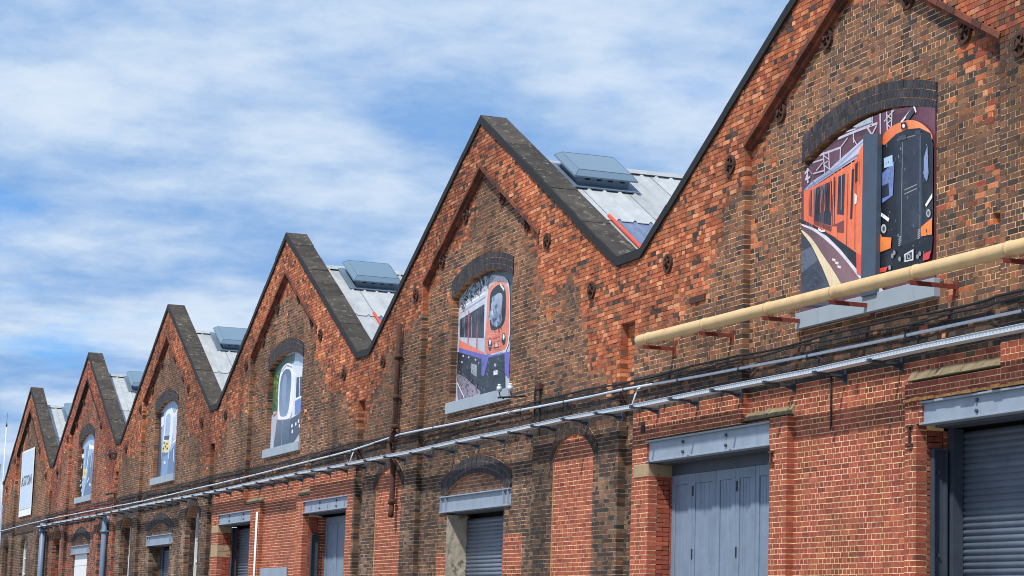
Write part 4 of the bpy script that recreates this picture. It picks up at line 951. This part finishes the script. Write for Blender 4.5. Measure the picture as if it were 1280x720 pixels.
# conduit above the tray
def wall_y(x):
    l = (((x+S/2+S*10) % S)-S/2); return PN if abs(l) < 3.5 else 0.0
def run(pts, jz=0.0, step=1.2):
    out = []
    for (a, b) in zip(pts[:-1], pts[1:]):
        a, b = np.array(a, float), np.array(b, float); k = max(1, int(np.linalg.norm(b-a)/step))
        for i in range(k): out.append(a+(b-a)*i/k+np.array([0, 0, random.uniform(-jz, jz)]))
    out.append(np.array(pts[-1], float)); return out
def wp(px, py, y): w = at(px, py, y); return (w[0], y, w[2])
cpts = [(23.4, -0.07, 5.49)]+[wp(*p, -0.07) for p in ((1280, 388), (1010, 445), (780, 487), (640, 515), (500, 543), (440, 563), (300, 598), (180, 626), (60, 649), (0, 664))]
def obj_at(o, loc):
    o.data.transform(Matrix.Translation([-c for c in loc])); o.location = loc; return o
cr = empty('conduit', cpts[-1]); tag(cr, 'thin pale grey conduit pipe running just above the cable tray', 'conduit')
def rel(pts, base): return [tuple(np.array(p)-np.array(base)) for p in pts]
MB().tube(rel(run(cpts, 0.006, 1.5), cpts[-1]), 0.022, 8).build('pipe', M_GALV, cr, True)
for (px, py) in ((797, 486), (443, 562)):
    p = np.array(wp(px, py, -0.09)); dr = [p+np.array([0.1, 0, 0.005]), p+np.array([0.02, -0.01, -0.01]), p+np.array([0, -0.03, -0.08]), p+np.array([0, -0.1, -0.30])]
    MB().tube(rel(dr, cpts[-1]), 0.016, 6).build('dropper', M_GALV, cr, True)
i = 0
for q in run(cpts, 0, 1.8):
    MB().box(q[0]-cpts[-1][0]-.015, q[0]-cpts[-1][0]+.015, -0.028, 0.07+wall_y(q[0]), q[2]-cpts[-1][2]-.03, q[2]-cpts[-1][2]+.03).build('saddle', M_STEEL, cr)

# black cables clipped above
cb = empty('cable_bundle', (-56, -0.03, 5.7)); tag(cb, 'bundle of black cables sagging between clips above the conduit', 'cable')
for k, (dz, r, amp) in enumerate(((0.03, 0.017, 0.02), (-0.04, 0.014, 0.03))):
    pts = []; x = 23.4; 
    while x > -56:
        f_ = (x/2.1+k*0.37) % 1.0; sag = -4*amp*f_*(1-f_); drop = 0.03*math.sin(x*0.5+k)+0.02*math.sin(x*1.3+2*k)
        y = -0.03+(0.09 if abs((((x+S/2+S*10) % S)-S/2)) < 3.3 else 0)-0.015*k
        pts.append((x+56, y, 0.015+dz+sag*0.7+drop*0.6)); x -= 0.35
    MB().tube(pts, r, 6).build('cable', M_CABLE, cb, True)

# ------------------------------------------------------------------ cream pipe on red iron brackets
PY = -0.44; p0 = np.array(wp(799, 426, PY)); p1 = np.array((24.0, PY, 0)); pe = np.array(wp(1280, 307, PY)); sl_ = (pe[2]-p0[2])/(pe[0]-p0[0]); p1[2] = p0[2]+sl_*(p1[0]-p0[0])
pr = empty('pipe_run', tuple(p0)); tag(pr, 'fat cream painted pipe carried on red iron brackets across the wall', 'pipe')
def pz(x): return p0[2]+sl_*(x-p0[0])
mb = MB(); ring = []
mb.tube(rel([(x, PY, pz(x)) for x in np.linspace(p0[0]+0.05, p1[0], 12)], p0), 0.092, 18, caps=False)
mb.build('pipe', M_CREAM, pr, True)
MB().tube(rel([(p0[0]-0.0, PY, pz(p0[0])), (p0[0]+0.02, PY, pz(p0[0]))], p0), 0.07, 18).tube(rel([(p0[0]+0.012, PY, pz(p0[0])), (p0[0]+0.06, PY, pz(p0[0]))], p0), 0.090, 18).build('end_cap', M_CREAM, pr, True)
for x in (9.75, 11.85, 13.95, 15.9, 18.0, 20.1, 22.2):
    z = pz(x); MB().tube(rel([(x-0.028, PY, z), (x+0.028, PY, z)], p0), 0.10, 18).build('strap', M_CREAM, pr, True)
    yw = wall_y(x); bz = z-0.115
    m = MB(); m.box(x-0.03-p0[0], x+0.03-p0[0], -0.12, yw-PY+0.01, bz-0.012-p0[2], bz-p0[2]).box(x+0.022-p0[0], x+0.03-p0[0], -0.12, yw-PY+0.01, bz-0.06-p0[2], bz-0.012-p0[2])
    m.box(x-0.05-p0[0], x+0.06-p0[0], yw-PY-0.012, yw-PY+0.006, bz-0.15-p0[2], bz+0.05-p0[2]).build('bracket', M_REDIRON, pr)

# ------------------------------------------------------------------ downpipes
def downpipe(label, pts, r, mat, collars, shoe=None):
    base = (pts[-1][0], pts[-1][1], 0) if pts[-1][2] < 0.3 else tuple(pts[-1])
    d = empty('downpipe', base); tag(d, label, 'downpipe', 'downpipes on the wall')
    MB().tube(rel(pts, base), r, 12).build('pipe', mat, d, True)
    for (x, y, z) in collars:
        MB().tube(rel([(x, y, z-0.05), (x, y, z+0.05)], base), r*1.32, 12).build('collar', mat, d, True)
        MB().box(x-base[0]-r*1.9, x-base[0]+r*1.9, y-base[1]+r*0.6, y-base[1]+r*1.2, z-base[2]-0.025, z-base[2]+0.025).build('clip', mat, d)
    return d
xd = -4.85; Y = -0.11
pts = [(xd+.06, Y, 8.18), (xd+.03, Y, 7.2), (xd, Y, 5.86), (xd-0.02, Y, 5.78), (xd-0.14, Y+.01, 5.70), (xd-0.34, Y+.02, 5.62), (xd-0.42, Y+.02, 5.54), (xd-0.42, Y+.02, 5.40), (xd-0.30, Y, 5.30), (xd-0.06, Y, 5.18), (xd, Y, 5.05), (xd, Y, 4.2), (xd+0.02, Y-.01, 4.06), (xd+0.10, Y-.04, 3.93)]
downpipe('rusty brown iron downpipe with collars and a bent foot, crossing the cable tray', pts, 0.062, M_RUST, [(xd+.04, Y, 7.45), (xd+.02, Y, 6.55), (xd, Y, 5.9), (xd, Y, 4.25)])
xg = wp(52, 690, -0.15)[0]
downpipe('blue grey downpipe dropping from the end of the cable tray beside the name board gable', [(xg, -0.15, 5.36), (xg, -0.15, 0.05)], 0.13, M_GREYPIPE, [(xg, -0.15, 5.05), (xg, -0.15, 2.6)])
xg = wp(129, 690, -0.14)[0]
downpipe('blue grey downpipe with an elbow into the wall beside the white arched door', [(xg+0.15, 0.05, 5.06), (xg+.05, -0.08, 5.06), (xg, -0.14, 4.98), (xg, -0.14, 0.05)], 0.11, M_GREYPIPE, [(xg, -0.14, 4.6), (xg, -0.14, 2.6)])

# ------------------------------------------------------------------ small fittings on the wall
f1 = empty('insulator_arm', (2.75, -0.02, 5.72)); tag(f1, 'black iron arm carrying two small insulators below the coral train poster sill', 'bracket')
ax0 = wp(622, 497, -0.42); ax1 = wp(657, 495, 0.1); b0 = (2.75, -0.02, 5.72)
MB().tube(rel([ax0, ax1], b0), 0.02, 6).build('arm', M_BLACK, f1)
for (px, py) in ((624, 490), (638, 489)):
    c = np.array(wp(px, py, -0.36)); k = MB()
    for (dz, r) in ((0.0, 0.03), (0.03, 0.05), (0.10, 0.055), (0.13, 0.03)): pass
    k.tube(rel([c, c+[0, 0, .02]], b0), 0.03, 10).tube(rel([c+[0, 0, .02], c+[0, 0, .10]], b0), 0.052, 10).tube(rel([c+[0, 0, .10], c+[0, 0, .15]], b0), 0.034, 10)
    k.build('insulator', M_GALV, f1, True); MB().tube(rel([c, c+[0.02, 0.02, -.10], c+[.1, .06, -.13]], b0), 0.012, 6).build('pin', M_BLACK, f1)
f2 = empty('conduit_drop', (3.9, 0.0, 5.6)); tag(f2, 'small black conduit loop on the wall right of the coral train poster sill', 'conduit'); b0 = (3.9, 0, 5.6); c = np.array(wp(668, 505, -0.03))
MB().tube(rel([c+[0, 0, -.30], c+[0, 0, .26], c+[.03, 0, .30], c+[.25, 0, .30]], b0), 0.014, 6).build('pipe', M_BLACK, f2); MB().tube(rel([c+[.27, 0, -.6], c+[.27, 0, .22], c+[.33, -.03, .36]], b0), 0.016, 6).build('pipe', M_BLACK, f2)
MB().box(*(v for p in zip((c[0]+.2-b0[0], -0.08, c[2]+.25-b0[2]), (c[0]+.36-b0[0], 0.0, c[2]+.35-b0[2])) for v in p)).build('junction_box', M_RUST, f2)
cd0 = np.array((14.82, 0.085, 4.45)); o = MB().tube(rel([(14.80, 0.09, 5.2), (14.81, 0.09, 4.9), (14.82, 0.09, 4.6), (14.82, 0.085, 4.45)], cd0), 0.014, 6).build('hanging_cable', M_CABLE, None, True); o.location = tuple(cd0)
tag(o, 'short black cable end hanging down red brick wall between the doors', 'cable')
for (px, py, lb) in ((139, 567, 'upper black iron hook bar on the redder brick gable'), (137, 617, 'lower black iron hook bar on the redder brick gable')):
    c = wp(px, py, -0.1); o = MB().tube([(-0.7, 0, 0), (0.5, 0.0, 0.0), (0.62, 0.06, -0.03), (0.64, 0.1, -0.2)], 0.035, 6).build('hook_bar', M_BLACK); o.location = c; tag(o, lb, 'hook', 'hook bars on the redder gable')
bd = bevel(MB().box(-1.55, 1.55, -0.03, 0.0, -1.2, 0.0).build('wall_board', M_BLUE), 0.006); c = wp(341, 710, PN); bd.location = (c[0], PN-0.004, c[2]); tag(bd, 'plain blue grey board fixed to red brick wall between two garage doors', 'board')
c = wp(321, 640, -0.05); o = MB().tube([(0, 0, 0.05), (0, 0, c[2])], 0.03, 8).build('conduit_drop', M_WHITE, None, True); o.location = (c[0], -0.04, 0); tag(o, 'thin white pipe down the brick jamb beside the far shutter door', 'pipe')
# masts beyond the end of the building
for (px0, py0, px1, py1, dist, lb, arm) in ((9.3, 516, 2.5, 640, 40, 'thin lattice-topped radio mast rising behind the end gable', 0.5), (0.6, 580, -2.0, 660, 30, 'short pale pole behind the end gable', 0.0)):
    t_ = np.array(wp(px0, py0, dist)); m = empty('mast', (t_[0], dist, 0)); tag(m, lb, 'mast')
    MB().tube([(0, 0, 0), (0, 0, t_[2]-2.2)], 0.11, 8).build('pole', M_GALV, m, True); MB().tube([(0, 0, t_[2]-2.2), (0, 0, t_[2])], 0.045, 6).build('aerial', M_STEEL, m, True)
    if arm: MB().box(-3.2, 0.2, -0.03, 0.03, t_[2]-4.65, t_[2]-4.55).build('cross_arm', M_GALV, m); MB().tube([(0, 0, t_[2]-2.6), (0, 0, t_[2]-2.0)], 0.16, 8).build('aerial_base', M_STEEL, m, True)
